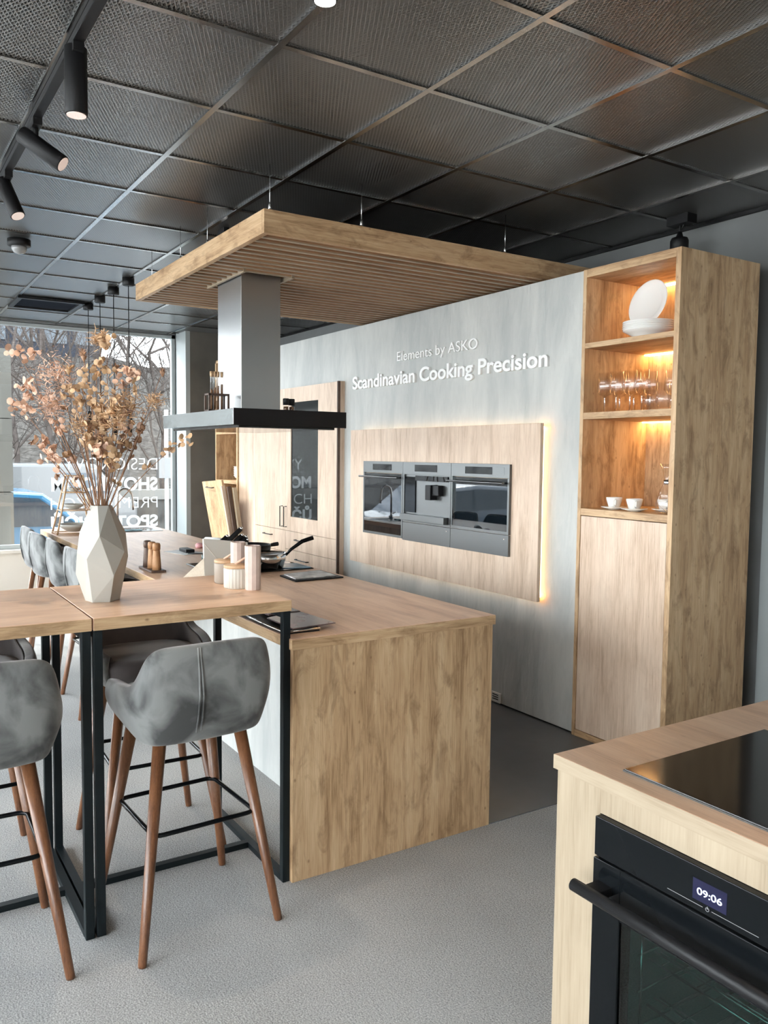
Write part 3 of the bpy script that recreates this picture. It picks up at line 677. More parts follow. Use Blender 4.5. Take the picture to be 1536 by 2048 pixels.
m.box((-6.863, 3.30, .862), (-6.757, 3.318, 2.151)).box((-6.235, 3.30, .862), (-5.902, 3.318, 2.151)).box((-6.757, 3.30, .862), (-6.235, 3.318, .992)).box((-6.757, 3.30, 2.02), (-6.235, 3.318, 2.151))
d2 = m.build('door', 'poak_z', t)
MB(pO).box((-6.757, 3.308, .992), (-6.235, 3.316, 2.02)).build('door_glass', 'ovenglass', d2)['label'] = 'dark mirroring glass pane'
vhandle(d2, -6.843, .893, 1.08)
for x0, x1, z0, z1, hx0, hx1, hz in ((-7.546, -6.865, .66, .86, -7.317, -7.145, .797), (-6.865, -5.902, .69, .86, -6.636, -6.47, .79), (-6.865, -5.902, .34, .69, -6.624, -6.40, .615), (-7.546, -6.865, .33, .66, -7.317, -7.145, .6), (-7.546, -6.865, .02, .33, -7.317, -7.145, .27), (-6.865, -5.902, .02, .34, -6.624, -6.40, .27)):
    hhandle(door(x0, x1, z0, z1, 'drawer'), hx0, hx1, hz)

# ================================================================== TALL OPEN SHELF CABINETS
cabO = (-2.95, 3.345, 0)
t = thing('tall_shelf_cabinet', 'tall oak cabinet with three lit open niches above a plain door', 'cabinet', cabO)
xa, xb, ya, yb, zt = -3.262, -2.63, 3.345, 3.97, 2.57
MB(cabO).box((xb-.03, ya, 0), (xb, yb, zt)).build('side_panel', 'oak_z', t, bevel=.001)
MB(cabO).box((xa, ya, 0), (xa+.024, yb, zt)).build('side_panel', 'oak_z', t, bevel=.001)
MB(cabO).box((xa+.024, ya, 2.527), (xb-.03, yb, zt)).build('top_panel', 'oak_x', t, bevel=.001)
MB(cabO).box((xa+.024, 3.86, .04), (xb-.03, 3.875, 2.527)).build('back_panel', 'oak_z', t)
MB(cabO).box((xa+.024, ya, 0), (xb-.03, ya+.02, .038)).build('plinth', 'oak_x', t)
shz = [(1.242, 1.280), (1.766, 1.802), (2.148, 2.176)]
for z0, z1 in shz: MB(cabO).box((xa+.024, ya+.001, z0), (xb-.03, 3.86, z1)).build('shelf', 'oak_x', t, bevel=.001)
MB(cabO).box((xa+.027, ya+.002, .042), (xb-.033, ya+.022, 1.238)).build('door', 'poak_z', t, bevel=.0015)
for z in (2.527, 2.148, 1.766):
    MB(cabO).box((xa+.03, 3.815, z-.006), (xb-.035, 3.858, z-.001)).build('led_strip', 'led', t)
# plates
def plate_mb(o, r=.135):
    return MB(o).lathe([(.0, .006), (r*.62, .006), (r*.72, .018), (r, .026), (r, .029), (r*.97, .030), (r*.7, .022), (r*.6, .0105), (0, .0105)][::1] if False else [(r*.55, 0), (r*.58, .003), (r*.72, .012), (r, .020), (r*1.0, .0235), (r*.96, .0235), (r*.7, .016), (r*.58, .008), (.0001, .008)], o, 40)
PX, PY = -2.93, 3.49
p0 = None
tag(MB((PX, PY, 2.176)).lathe([(.075, 0), (.08, .012), (.11, .03), (.132, .042), (.134, .046), (.128, .046), (.1, .034), (.07, .016), (.0001, .014)], (PX, PY, 2.176), 40).build('soup_plate', 'white'), 'deep white plate at the bottom of the stack on the top shelf', 'plate', 'white plates on the top shelf')
for i in range(4):
    tag(plate_mb((PX, PY, 2.198+.0105*(i+1)), .135).build('dinner_plate', 'white'), ['flat white plate second from the bottom of the stack', 'flat white plate in the middle of the stack on the top shelf', 'flat white plate second from the top of the stack', 'flat white plate topmost of the lying stack'][i], 'plate', 'white plates on the top shelf')
lp = plate_mb((0, 0, 0), .128).build('dinner_plate', 'white'); lp.location = (-2.985, 3.56, 2.37); lp.rotation_euler = (math.radians(76), 0, math.radians(-3))
tag(lp, 'white plate standing upright behind the stacked plates', 'plate', 'white plates on the top shelf')
# wine glasses
def wine():
    t = thing('wine_glass', 'x', 'wine glass')
    MB().lathe([(.034, 0), (.034, .002), (.01, .004), (.004, .010), (.0035, .075), (.006, .085)], (0, 0, 0), 20).build('stem', 'glassstem', t)
    MB().lathe([(.006, .085), (.028, .095), (.042, .115), (.041, .15), (.034, .215), (.033, .215), (.040, .15), (.041, .116), (.027, .097), (.001, .090)], (0, 0, 0), 24).build('bowl', 'glass', t)
    return t
wg = wine(); WL = ['clear wine glass leftmost on the middle shelf', 'clear wine glass in the front row, second from left', 'clear wine glass behind the second from left', 'clear wine glass at the centre of the front row on the shelf', 'clear wine glass behind the centre one', 'clear wine glass in the front row beside the tumblers', 'clear wine glass behind the one beside the tumblers', 'clear wine glass at the back right behind the tumblers']
WP = [(-3.165, 3.43), (-3.085, 3.43), (-3.15, 3.53), (-3.0, 3.44), (-3.06, 3.54), (-2.93, 3.45), (-2.96, 3.55), (-2.86, 3.60)]
for i, (x, y) in enumerate(WP):
    if i == 0: wg.location = (x, y, 1.802); wg['label'] = WL[0]; wg['group'] = 'wine glasses on the middle shelf'
    else: dup(wg, (x, y, 1.802), 0, WL[i])
for i, (x, y) in enumerate(((-2.85, 3.42), (-2.77, 3.42), (-2.77, 3.51), (-2.70, 3.45), (-2.70, 3.55))):
    tag(MB((x, y, 1.802)).lathe([(.026, 0), (.030, .003), (.036, .05), (.033, .105+.03*(i % 2)), (.031, .105+.03*(i % 2)), (.034, .05), (.027, .015), (.001, .012)], (x, y, 1.802), 22).build('drinking_glass', 'glass'),
        ['short clear tumbler next to the wine glasses', 'clear tumbler, front one of the pair in the middle', 'clear tumbler behind the middle front one', 'tall clear tumbler by the right side panel, front', 'short clear tumbler by the right side panel, back'][i], 'glass', 'tumblers on the middle shelf')
# cups and saucers
def cup(x, y, lb, sl):
    o = (x, y, 1.280)
    tag(MB(o).lathe([(.03, 0), (.034, .003), (.068, .012), (.07, .015), (.066, .016), (.03, .007), (.0001, .006)], o, 32).build('saucer', 'white'), sl, 'saucer', 'saucers on the lowest open shelf')
    o = (x, y, 1.288); t = thing('coffee_cup', lb, 'cup', o, group='white cups on the lowest open shelf')
    MB(o).lathe([(.022, 0), (.03, .006), (.042, .045), (.043, .058), (.0405, .058), (.039, .045), (.027, .01), (.0001, .008)], o, 28).build('bowl', 'white', t)
    MB(o).tube([(x+.041*math.cos(-.7), y+.041*math.sin(-.7), 1.335), (x+.062*math.cos(-.7), y+.062*math.sin(-.7), 1.332), (x+.06*math.cos(-.7), y+.06*math.sin(-.7), 1.31), (x+.034*math.cos(-.7), y+.034*math.sin(-.7), 1.303)], .004, 8).build('handle', 'white', t)
cup(-3.085, 3.44, 'white coffee cup on the left of the lowest open shelf', 'white saucer under the left cup')
cup(-2.93, 3.42, 'white coffee cup in the middle of the lowest open shelf', 'white saucer under the middle cup')
cup(-2.83, 3.54, 'white coffee cup behind the glass carafe', 'white saucer behind the glass carafe')
o = (-2.73, 3.43, 1.28)
t = thing('glass_carafe', 'clear hourglass-shaped glass carafe at the right of the lowest open shelf', 'carafe', o)
MB(o).lathe([(.045, 0), (.055, .01), (.058, .05), (.04, .12), (.02, .155), (.018, .17), (.03, .22), (.045, .25), (.044, .25), (.028, .22), (.016, .17), (.038, .12), (.056, .05), (.001, .006)], o, 28).build('body', 'glass', t)
MB(o).lathe([(.022, .148), (.024, .155), (.022, .172), (.0205, .172), (.020, .15)], o, 20).build('collar', 'chrome', t)

# cabinet at the far left end of the partition
cabO = (-8.42, 3.34, 0)
t = thing('tall_shelf_cabinet', 'narrow tall oak shelf cabinet at the window end of the partition', 'cabinet', cabO)
xa, xb = -8.73, -8.105
for x in (xa, xb-.025): MB(cabO).box((x, 3.34, 0), (x+.025, 3.95, 2.57)).build('side_panel', 'oak_z', t)
MB(cabO).box((xa, 3.34, 2.54), (xb, 3.95, 2.57)).build('top_panel', 'oak_x', t)
MB(cabO).box((xa, 3.86, 0), (xb, 3.88, 2.57)).build('back_panel', 'oak_z', t)
for z in (1.27, 1.80, 2.17): MB(cabO).box((xa+.025, 3.342, z-.035), (xb-.025, 3.86, z)).build('shelf', 'oak_x', t)
for i in range(5):
    tag(MB((-8.27, 3.50, 1.272+.018*i)).lathe([(.05, 0), (.11, .03), (.125, .06), (.12, .06), (.1, .035), (.0001, .01)], (-8.27, 3.50, 1.272+.022*i), 24).build('serving_bowl', 'white'),
        ['lowest', 'second lowest', 'middle', 'second highest', 'topmost'][i]+' white bowl of the stack in the far shelf cabinet', 'bowl', 'white bowls in the far cabinet')
# leaning tilted front with boards
o = (-7.9, 3.1, 0)
t = thing('tilted_pull_out_front', 'oak drawer front tilted forward with a black handle below the far shelves', 'cabinet front', o)
Mt = Matrix.Translation((-8.10, 3.28, .12)) @ Matrix.Rotation(math.radians(9), 4, 'X')
MB(o).box((-.30, -.01, 0), (.27, .012, 1.17), mat=Mt @ Matrix.Rotation(math.radians(-3.5), 4, 'Y')).build('board', 'oak_z', t)
MB(o).tube([Mt @ Vector(p) for p in ((-.22, -.012, 1.10), (-.22, -.035, 1.10), (-.04, -.035, 1.10), (-.04, -.012, 1.10))], .005, 8).build('handle', 'black', t)
for i in range(3):
    Mq = Matrix.Translation((-7.78+.05*i, 3.26+.02*i, .05)) @ Matrix.Rotation(math.radians(8-i), 4, 'X') @ Matrix.Rotation(math.radians(-5), 4, 'Y')
    tag(MB((-7.78+.05*i, 3.26, 0.05)).box((-.02, -.02, 0), (.012, .02, 1.20-.01*i), mat=Mq).build('sample_board', ['poak_z', 'darkwood', 'cream_z'][i], bevel=.003), ['pale sample board edge leaning right beside the tilted front', 'dark brown sample board in the middle of the leaning boards', 'light sample board rightmost of the leaning boards'][i], 'board', 'leaning sample boards')

# ================================================================== FOREGROUND COUNTER
fx, fy = -1.309, 1.290
o = (fx, fy, 0)
t = thing('cooking_counter', 'light oak counter in the right foreground with built-in oven', 'kitchen counter', o)
MB(o).box((fx, fy, .868), (.6, 2.32, .90)).build('worktop', 'top_x', t, bevel=.0015)
m = MB(o).box((fx+.004, fy+.010, 0), (-1.178, 2.3, .868)).box((-.575, fy+.010, 0), (.59, 2.3, .868)).box((-1.178, fy+.010, .812), (-.575, 2.3, .868)).box((-1.178, fy+.010, 0), (-.575, 2.3, .2)).box((-1.178, 1.86, .2), (-.575, 2.3, .812))
m.build('cabinet_body', 'cream_z', t)
MB(o).box((fx+.0, fy-.0005, .868), (.6, fy+.01, .8995)).build('worktop_edge', 'cream_x', t)
oo = (-.877, 1.3, .205)
t = thing('built_in_oven', 'black built-in oven showing 09:06 in the foreground counter', 'oven', oo)
xo0, xo1 = -1.176, -.577; fyo = 1.283
MB(oo).box((xo0, fyo, .728), (xo1, fyo+.04, .811)).build('control_panel', 'blackgloss', t, bevel=.0015)
dp = MB(oo).box((-.934, fyo-.0008, .748), (-.863, fyo+.002, .788)).build('display', 'display', t)
tx = textmesh('clock_digits', '09:06', 'digits', t, Vector((-.924, fyo-.0012, .7605))-Vector(oo), r0, .052, .0135, depth=.0006)
m = MB(oo).box((-.99, fyo-.0006, .7395), (-.912, fyo+.001, .7400)).box((-.893, fyo-.0006, .7395), (-.80, fyo+.001, .7400))
ring = [(-.902+.0035*math.cos(a), fyo-.0006, .7398+.0035*math.sin(a)) for a in [PI*.65+i*2*PI*.85/14 for i in range(15)]]
m.tube(ring, .0004, 6).box((-.9024, fyo-.001, .7405), (-.9016, fyo+.001, .745)).build('touch_markings', flat('grey_print', (.45, .45, .45), .5), t)
MB(oo).box((xo0+.004, fyo+.012, .708), (xo1, fyo+.04, .728)).build('vent_gap', 'black', t)
d = MB(oo).box((xo0-.002, fyo, .21), (-1.105, fyo+.035, .722)).box((-.648, fyo, .21), (xo1, fyo+.035, .722)).box((-1.105, fyo, .615), (-.648, fyo+.035, .722)).box((-1.105, fyo, .21), (-.648, fyo+.035, .26)).build('door', 'blackgloss', t, bevel=.0015)
MB(oo).box((-1.105, fyo+.004, .26), (-.648, fyo+.01, .615)).build('door_glass', 'ovenpane', d)
h = MB(oo).tube([(xo0-.014, fyo-.045, .668), (xo1+.01, fyo-.045, .668)], .013, 18).build('handle', 'black', d)
MB(oo).box((xo0+.012, fyo-.045, .659), (xo0+.05, fyo+.002, .677)).box((xo1-.04, fyo-.045, .659), (xo1-.01, fyo+.002, .677)).build('bracket', 'black', h)
m = MB(oo).add([(-1.12, 1.33, .23), (-.63, 1.33, .23), (-.63, 1.82, .23), (-1.12, 1.82, .23), (-1.12, 1.33, .66), (-.63, 1.33, .66), (-.63, 1.82, .66), (-1.12, 1.82, .66)], [(0, 1, 2, 3), (4, 7, 6, 5), (0, 4, 5, 1), (1, 5, 6, 2), (2, 6, 7, 3), (3, 7, 4, 0)][:2]+[(1, 5, 6, 2), (2, 6, 7, 3), (3, 7, 4, 0)])
m.build('oven_cavity', flat('enamel_interior', (.26, .36, .35), .3), t)
m = MB(oo)
for z in (.52, .42): 
    m.tube([(-1.09, 1.36, z), (-.66, 1.36, z)], .003, 8); m.tube([(-1.09, 1.40, z), (-.66, 1.40, z)], .002, 8); m.tube([(-1.09, 1.38, z+.008), (-.66, 1.38, z+.008)], .002, 8)
    for k in range(10): m.tube([(-1.06+.042*k, 1.36, z), (-1.06+.042*k, 1.78, z)], .0015, 6)
m.build('rack_wires', 'chrome', t)
m = MB(oo)
for z in (.36, .44, .52, .58): m.tube([(-1.108, 1.35, z), (-1.108, 1.80, z)], .003, 6)
m.tube([(-1.108, 1.36, .3), (-1.108, 1.36, .6)], .003, 6).build('side_rails', 'chrome', t)
o = (-.75, 1.6, .9)
t = thing('induction_hob', 'large black glass hob lying on the foreground counter', 'hob', o)
MB(o).box((-1.157, 1.345, .9002), (-.36, 1.84, .9055)).build('glass_plate', 'hobglass', t, bevel=.0015)
MB(o).box((-1.159, 1.343, .9001), (-.358, 1.842, .9035)).build('metal_edge', 'graphite', t)

# ================================================================== LIGHTS, CAMERA DOME, PENDANTS
t = thing('lighting_track', 'black ceiling track carrying three cylinder spotlights', 'lighting track', (-3.6, .635, ZC))
MB((-3.6, .635, ZC)).box((-6.2, .617, ZC-.035), (-1.6, .653, ZC-.010)).build('rail', 'black', t, bevel=.002)
def spot(loc, aim, lb, L=.20, r=.036, on=True, energy=40, stem=.09, mat='black'):
    t = thing('spotlight', lb, 'spotlight', loc, group='cylinder spotlights')
    MB(loc).box((loc[0]-.05, loc[1]-.017, loc[2]-.028), (loc[0]+.05, loc[1]+.017, loc[2])).tube([Vector(loc), Vector(loc)-Vector((0, 0, stem))], .011, 10).build('bracket', 'black', t)
    a = Vector(aim).normalized(); c = Vector(loc)-Vector((0, 0, stem)); p0 = c-a*L*.35; p1 = c+a*L*.65
    if a.z < -.99: p0 = c+Vector((0, 0, .02)); p1 = p0+a*L
    MB(loc).tube([p0, p0+a*.004, p1-a*.002, p1], [r*.9, r, r, r*.96], 28).build('housing', mat, t)
    MB(loc).tube([p1, p1+a*.0015], r*.86, 24).build('lamp_face', 'lampon' if on == 2 else 'lampface', t)
    ld = bpy.data.lights.new('spot_beam', 'SPOT'); ld.energy = energy; ld.spot_size = math.radians(55); ld.spot_blend = .6; ld.color = (1, .86, .70); ld.shadow_soft_size = .004
    lo = bpy.data.objects.new('spot_beam', ld); COL.objects.link(lo); lo.parent = t
    lo.location = p1+a*.01-Vector(loc); lo.rotation_euler = a.to_track_quat('-Z', 'Y').to_euler()
    return t
spot((-2.90, .635, ZC-.035), (0, 0, -1), 'black cylinder spotlight pointing straight down, largest and nearest on the track', L=.215, r=.036, stem=.02)
spot((-3.62, .635, ZC-.035), (.45, .75, -.62), 'black cylinder spotlight tilted to the right, second on the track', L=.20, r=.034, stem=.09)
spot((-4.36, .635, ZC-.035), (.35, .25, -.8), 'black cylinder spotlight third on the track, tilted slightly with a pink glowing face', L=.20, r=.034, stem=.09)
spot((-4.82, 1.90, ZC-.0), (-.5, -.35, -.35), 'silver spotlight partly hidden behind the slatted canopy', L=.15, r=.032, stem=.10, mat='duct', energy=6)
spot((-2.079, 1.115, ZC), (.0, .0, -1), 'lit spotlight cut off by the top edge of the picture', L=.10, r=.034, on=2, stem=.03, energy=25)
for i, (x, y) in enumerate(((-1.0, .2), (.6, .2), (-.3, 1.6), (.6, 2.6))):  # unseen downlights added to brighten the worktops
    spot((x, y, ZC), (.02, .02, -1), ['added unseen downlight above the camera position', 'added unseen downlight behind the camera position', 'added unseen downlight above the aisle before the foreground counter', 'added unseen downlight above the foreground counter'][i], L=.12, r=.034, on=2, stem=.03, energy=45)
o = (-3.10, 3.92, 2.70)
t = thing('projector_lamp', 'black lamp head on short cables above the tall oak cabinet', 'lamp', o)
MB(o).lathe([(.05, 0), (.05, .075), (.044, .09), (.02, .098), (.012, .125)], o, 20).build('housing', 'black', t)
MB(o).tube([(-3.10, 3.92, 2.82), (-3.10, 3.92, ZC-.03)], .005, 8).tube([(-3.095, 3.92, 2.82), (-3.06, 3.93, ZC)], .004, 8).build('cable', 'black', t)
MB(o).box((-3.16, 3.88, ZC-.05), (-3.02, 3.96, ZC)).build('connection_box', 'black', t)
o = (-5.76, .90, ZC)
t = thing('dome_camera', 'black dome security camera on the ceiling', 'security camera', o)
MB(o).lathe([(.05, -.008), (.07, -.012), (.07, -.05), (.058, -.056)], o, 24).build('housing', 'black', t)
MB(o).lathe([(.048, -.05), (.045, -.075), (.03, -.095), (.0001, -.105)], o, 24).build('dome', flat('smoked_dome', (.25, .25, .25), .08, spec=1), t)
pl = None; PLB = ['black pendant nearest the canopy edge, first of the four ceiling roses', 'black pendant second from the canopy', 'black pendant third from the canopy', 'black pendant farthest from the canopy, nearest the window']
for i, x in enumerate((-6.576, -7.021, -7.472, -7.905)):
    o = (x, 1.81, ZC)
    if i == 0:
        pl = thing('pendant_lamp', PLB[0], 'pendant lamp', o, group='row of four pendant lamps')
        MB(o).lathe([(.045, 0), (.045, -.055), (.04, -.06)], o, 24).build('ceiling_rose', 'black', pl)
        MB(o).tube([(x, 1.81, ZC-.05), (x, 1.81, 1.93)], .0035, 6).build('cable', 'black', pl)
        MB(o).lathe([(.018, 1.70-ZC), (.018, 1.93-ZC), (.006, 1.935-ZC)], o, 16).build('lamp_tube', 'black', pl)
    else: dup(pl, o, 0, PLB[i])
o = (-8.1, 1.45, ZC)
t = thing('ceiling_air_unit', 'dark rectangular air outlet in the ceiling near the window', 'air vent', o)
MB(o).box((-8.36, 1.20, ZC-.03), (-7.80, 1.24, ZC-.008)).box((-8.36, 1.72, ZC-.03), (-7.80, 1.76, ZC-.008)).box((-8.36, 1.24, ZC-.03), (-8.32, 1.72, ZC-.008)).box((-7.84, 1.24, ZC-.03), (-7.80, 1.72, ZC-.008)).build('frame', 'black', t)
MB(o).box((-8.32, 1.24, ZC-.015), (-7.84, 1.72, ZC-.01)).build('grille', 'facade', t)

# ================================================================== VASE AND DRIED BRANCHES
VX, VY, VZ = -2.955, .712, 1.04
rings = [(.000, .058, .2), (.125, .088, .2), (.205, .090, .7), (.334, .036, .45)]
m = MB((VX, VY, VZ)); N = 6; vs = []
for z, r, a in rings:
    for j in range(N): an = 2*PI*(j+a)/N; vs.append((VX+r*math.cos(an), VY+r*math.sin(an), VZ+z+((.03 if j % 2 else -.03) if .1 < z < .3 else 0)))
fs = [list(range(N))[::-1]]
for i in range(len(rings)-1):
    for j in range(N):
        j2 = (j+1) % N; A, B, C, D = i*N+j, i*N+j2, (i+1)*N+j2, (i+1)*N+j
        if rings[i+1][2] > rings[i][2]: fs += [(A, B, D), (B, C, D)]
        else: fs += [(A, B, C), (A, C, D)]
m.add(vs, fs)
k = len(rings)-1; mouth = [(VX+.030*math.cos(2*PI*(j+.5)/N), VY+.030*math.sin(2*PI*(j+.5)/N), VZ+.333) for j in range(N)]
low = [(a, b, VZ+.26) for a, b, c in mouth]
kk = len(m.v); m.add(mouth+low, [(j, (j+1) % N, N+(j+1) % N, N+j) for j in range(N)]+[[N+j for j in range(N)]])
for j in range(N): m.f.append([k*N+j, k*N+(j+1) % N, kk+(j+1) % N, kk+j]); m.sm.append(False)
tag(m.build('faceted_vase', 'ivory', bevel=.0012), 'tall ivory faceted ceramic vase on the first bar table', 'vase')

RT = Vector((.5374, .8433, 0)); FW = Vector((-.8433, .5374, 0))
def P(px, py, dep):      # a spot above the vase: sideways, height, and depth from the vase axis (metres)
    s = (px-203)/575; z = 1.56-(py-912)/575*1.0
    return Vector((VX, VY, z)) + RT*s*(1+dep*.33) + FW*dep + Vector((0, 0, (z-1.56)*dep*.33))
def disc(m, c, r, nrm, asp=1.0):
    nrm = nrm.normalized(); a = nrm.orthogonal().normalized(); b = nrm.cross(a); n = 8
    rot = random.uniform(0, PI); a, b = a*math.cos(rot)+b*math.sin(rot), b*math.cos(rot)-a*math.sin(rot)
    vs = [c+nrm*r*.18]+[c+a*r*math.cos(2*PI*j/n)+b*r*asp*math.sin(2*PI*j/n)+nrm*r*random.uniform(-.12, .12) for j in range(n)]
    m.add(vs, [(0, 1+j, 1+(j+1) % n) for j in range(n)], True)
def curve(p0, p1, bend, n=9):
    p0, p1 = Vector(p0), Vector(p1); mid = (p0+p1)/2+bend; out = []
    for i in range(n+1):
        t = i/n; out.append(p0*(1-t)**2+mid*2*t*(1-t)+p1*t*t)
    return out
mouthc = Vector((VX, VY, VZ+.27))
def branch(tip, bend, kind, lb, mat, n=26, spread=.05, group='dried branches in the vase', start=.45, rs=.0022):
    p0 = mouthc+Vector((random.uniform(-.015, .015), random.uniform(-.015, .015), 0))
    up = Vector((0, 0, .10))
    pts = curve(p0, tip, bend+up)
    nm = {'pods': 'dried_lunaria_branch', 'plume': 'dried_grass_plume', 'head': 'dried_flower_stem', 'leaf': 'dried_leaf_branch'}[kind]
    m = MB(p0).tube(pts, [rs*(1-.6*i/(len(pts)-1)) for i in range(len(pts))], 6)
    side = []
    if kind in ('pods', 'leaf'):
        for q in range(6):
            i = random.randint(int(len(pts)*start), len(pts)-1); a = pts[i]; b = a+Vector([random.gauss(0, spread*.8) for _ in range(3)])+Vector((0, 0, .01))
            m.tube([a, (a+b)/2+Vector((0, 0, -.005)), b], .0008, 4); side.append((a, b))
    st_ = m.build(nm, 'stemwood', fix=False); tag(st_, lb, 'dried branch', group)
    h = MB(p0)
    if kind == 'pods':
        for q in range(int(n*1.9)):
            if side and random.random() < .6: a, b = random.choice(side); c = a.lerp(b, random.uniform(.5, 1.1))
            else: c = tip+Vector([random.gauss(0, spread*.55) for _ in range(3)])
            disc(h, c+Vector([random.gauss(0, .006) for _ in range(3)]), random.uniform(.009, .0135), Vector([random.gauss(0, 1) for _ in range(3)])-FW*.9, .85)
        h.build('seed_pods', mat, st_, fix=False)
    elif kind == 'leaf':
        for q in range(n):
            a, b = random.choice(side); c = a.lerp(b, random.uniform(.3, 1.1))
            disc(h, c, random.uniform(.010, .018), Vector([random.gauss(0, 1) for _ in range(3)]), .45)
        h.build('leaves', mat, st_, fix=False)
    elif kind == 'plume':
        for q in range(n*9):
            d = Vector([random.gauss(0, 1) for _ in range(3)]).normalized(); d.z = abs(d.z)*.8-.1
            c = tip+Vector([random.gauss(0, spread*.45) for _ in range(3)]); e = c+d*random.uniform(.012, .032)
            w = d.orthogonal().normalized()*.0016
            h.add([c-w, c+w, e+w*.4, e-w*.4], [(0, 1, 2, 3)])
        h.build('plume', mat, st_, fix=False)
    else:
        for q in range(n*3):
            a = random.uniform(0, 2*PI); rr = random.uniform(.012, .03)*(spread/.05); d = Vector((math.cos(a)*rr, math.sin(a)*rr, random.uniform(.0, .02)))
            w = d.cross(Vector((0, 0, 1))); w = w.normalized()*.0018 if w.length > 1e-6 else Vector((.0018, 0, 0))
            h.add([tip-w*.5, tip+w*.5, tip+d+w, tip+d-w], [(0, 1, 2, 3)])
        h.lathe([(.001, -.018), (.008, -.006), (.010, .002), (.001, .006)], tip, 8)
        h.build('flower_head', mat, st_, fix=False)
Z3 = Vector((0, 0, 0))
BR = [  # px, py, depth, kind, mat, n, spread, bend sideways, label
 (30, 718, .05, 'pods', 'leafpink', 26, .030, -.02, 'dried branch reaching farthest to the upper left with pink round pods'),
 (55, 785, .0, 'pods', 'leafpink', 22, .035, -.02, 'dried branch with round pods left of the bouquet, below the highest left one'),
 (50, 825, -.05, 'pods', 'leafpink', 22, .030, -.02, 'dried branch with drooping pods at the far left middle'),
 (72, 890, -.06, 'leaf', 'leafbrown', 10, .018, -.03, 'dried twig with one dark leaf low on the left'),
 (110, 925, -.08, 'pods', 'leafpink', 20, .030, -.02, 'dried branch with pink pods lowest on the left'),
 (110, 760, .02, 'plume', 'leafpink', 40, .07, -.03, 'large pink feathery dried plume upper left'),
 (145, 750, -.02, 'head', 'leaftan', 20, .05, -.01, 'brown umbel flower head left of centre'),
 (105, 822, .0, 'plume', 'leafpink', 30, .05, -.04, 'pink feathery plume on a thick dark stem, left middle'),
 (157, 718, .06, 'head', 'leafbrown', 12, .03, .0, 'small dark flower head high above the left centre'),
 (178, 724, -.03, 'head', 'leafbrown', 12, .035, .0, 'dark brown flower head high in the centre'),
 (200, 690, .03, 'plume', 'leaftan', 30, .03, .0, 'tallest tan feathery plume at the top of the bouquet'),
 (218, 695, .0, 'pods', 'leaftan', 14, .022, .01, 'drooping tan pods just right of the tallest plume'),
 (207, 745, -.05, 'pods', 'leaftan', 24, .035, .0, 'tan pods below the tallest plume'),
 (232, 748, .02, 'head', 'leafbrown', 14, .04, .01, 'dark brown flat flower head right of the tallest plume'),
 (320, 752, .04, 'head', 'leafbrown', 10, .025, .04, 'lone dark flower head on a thin curved stem at the upper right'),
 (265, 760, -.02, 'pods', 'leafpink', 30, .035, .02, 'pink round pods at the upper right of the bouquet'),
 (180, 778, -.06, 'pods', 'leaftan', 24, .035, .0, 'tan pods in the upper centre'),
 (180, 815, -.07, 'head', 'leaftan', 34, .06, -.01, 'big tan fringed flower head facing forward in the centre'),
 (140, 800, .03, 'pods', 'leaftan', 24, .035, -.02, 'tan pods left of the centre'),
 (222, 800, -.04, 'pods', 'leaftan', 40, .045, .01, 'dense tan pods right of the centre'),
 (250, 815, .02, 'plume', 'leaftan', 40, .06, .02, 'tan feathery plume in the right half'),
 (280, 810, -.03, 'leaf', 'leaftan', 34, .04, .03, 'leafy tan branch at the right'),
 (312, 812, .0, 'plume', 'leaftan', 16, .03, .04, 'thin feathery tip pointing right towards the hood'),
 (245, 845, -.06, 'plume', 'leaftan', 36, .06, .02, 'tan feathery plume low in the right half'),
 (285, 868, .0, 'leaf', 'leafbrown', 14, .025, .04, 'dark leaves hanging at the right edge of the bouquet'),
 (262, 885, .03, 'pods', 'leafbrown', 26, .035, .03, 'brown pods at the lower right'),
 (215, 905, -.08, 'pods', 'leafpink', 24, .032, .0, 'pale pods low in the middle above the vase'),
 (240, 920, -.07, 'pods', 'leaftan', 20, .028, .01, 'tan pods low right above the vase'),
 (205, 860, .04, 'pods', 'leafbrown', 26, .04, .0, 'brown pods deep inside the bouquet'),
 (165, 860, .0, 'plume', 'leaftan', 26, .045, -.02, 'tan plume low left in the bouquet'),
 (360, 890, .05, 'pods', 'leaftan', 10, .022, .05, 'dried branch reaching farthest right with few pods'),
 (190, 850, -.05, 'leaf', 'leafbrown', 16, .03, 0, 'dark pointed leaves in the lower centre'),
]
for px, py, dep, kind, mat, n, spread, bend, lb in BR:
    branch(P(px, py, dep), RT*bend+FW*dep*.3, kind, lb, mat, n=n, spread=spread, rs=.0034 if 'thick' in lb else .0021)

# ================================================================== SMALL THINGS ON THE TABLES
def canister(x, y, z, r, h, mat, lb, ribs=True):
    o = (x, y, z); t = thing('canister', lb, 'canister', o, group='canisters on the bar table')
    n = 48; m = MB(o); vs = []
    prof = [(r*.93, 0), (r, .006), (r, h-.004), (r*.98, h)]
    for rr, zz in prof:
        for j in range(n*2):
            an = PI*j/n; q = rr*(1+(.018*math.cos(an*24) if ribs else 0)); vs.append((x+q*math.cos(an), y+q*math.sin(an), z+zz))
    N2 = n*2; fs = [(i*N2+j, i*N2+(j+1) % N2, (i+1)*N2+(j+1) % N2, (i+1)*N2+j) for i in range(3) for j in range(N2)]+[list(range(N2))[::-1], [3*N2+j for j in range(N2)]]
    m.add(vs, fs, True).build('jar', mat, t)
    MB(o).lathe([(r*.99, h+.0005), (r*1.01, h+.003), (r*1.01, h+.010), (r*.98, h+.012)], o, 36).build('lid', 'bamboo', t)
    a = MB(o).tube([(x-.015, y, z+h+.012), (x+.02, y+.028, z+h+.04)], [.005, .0045], 8); a.build('spoon_handle', 'leafpink', t)
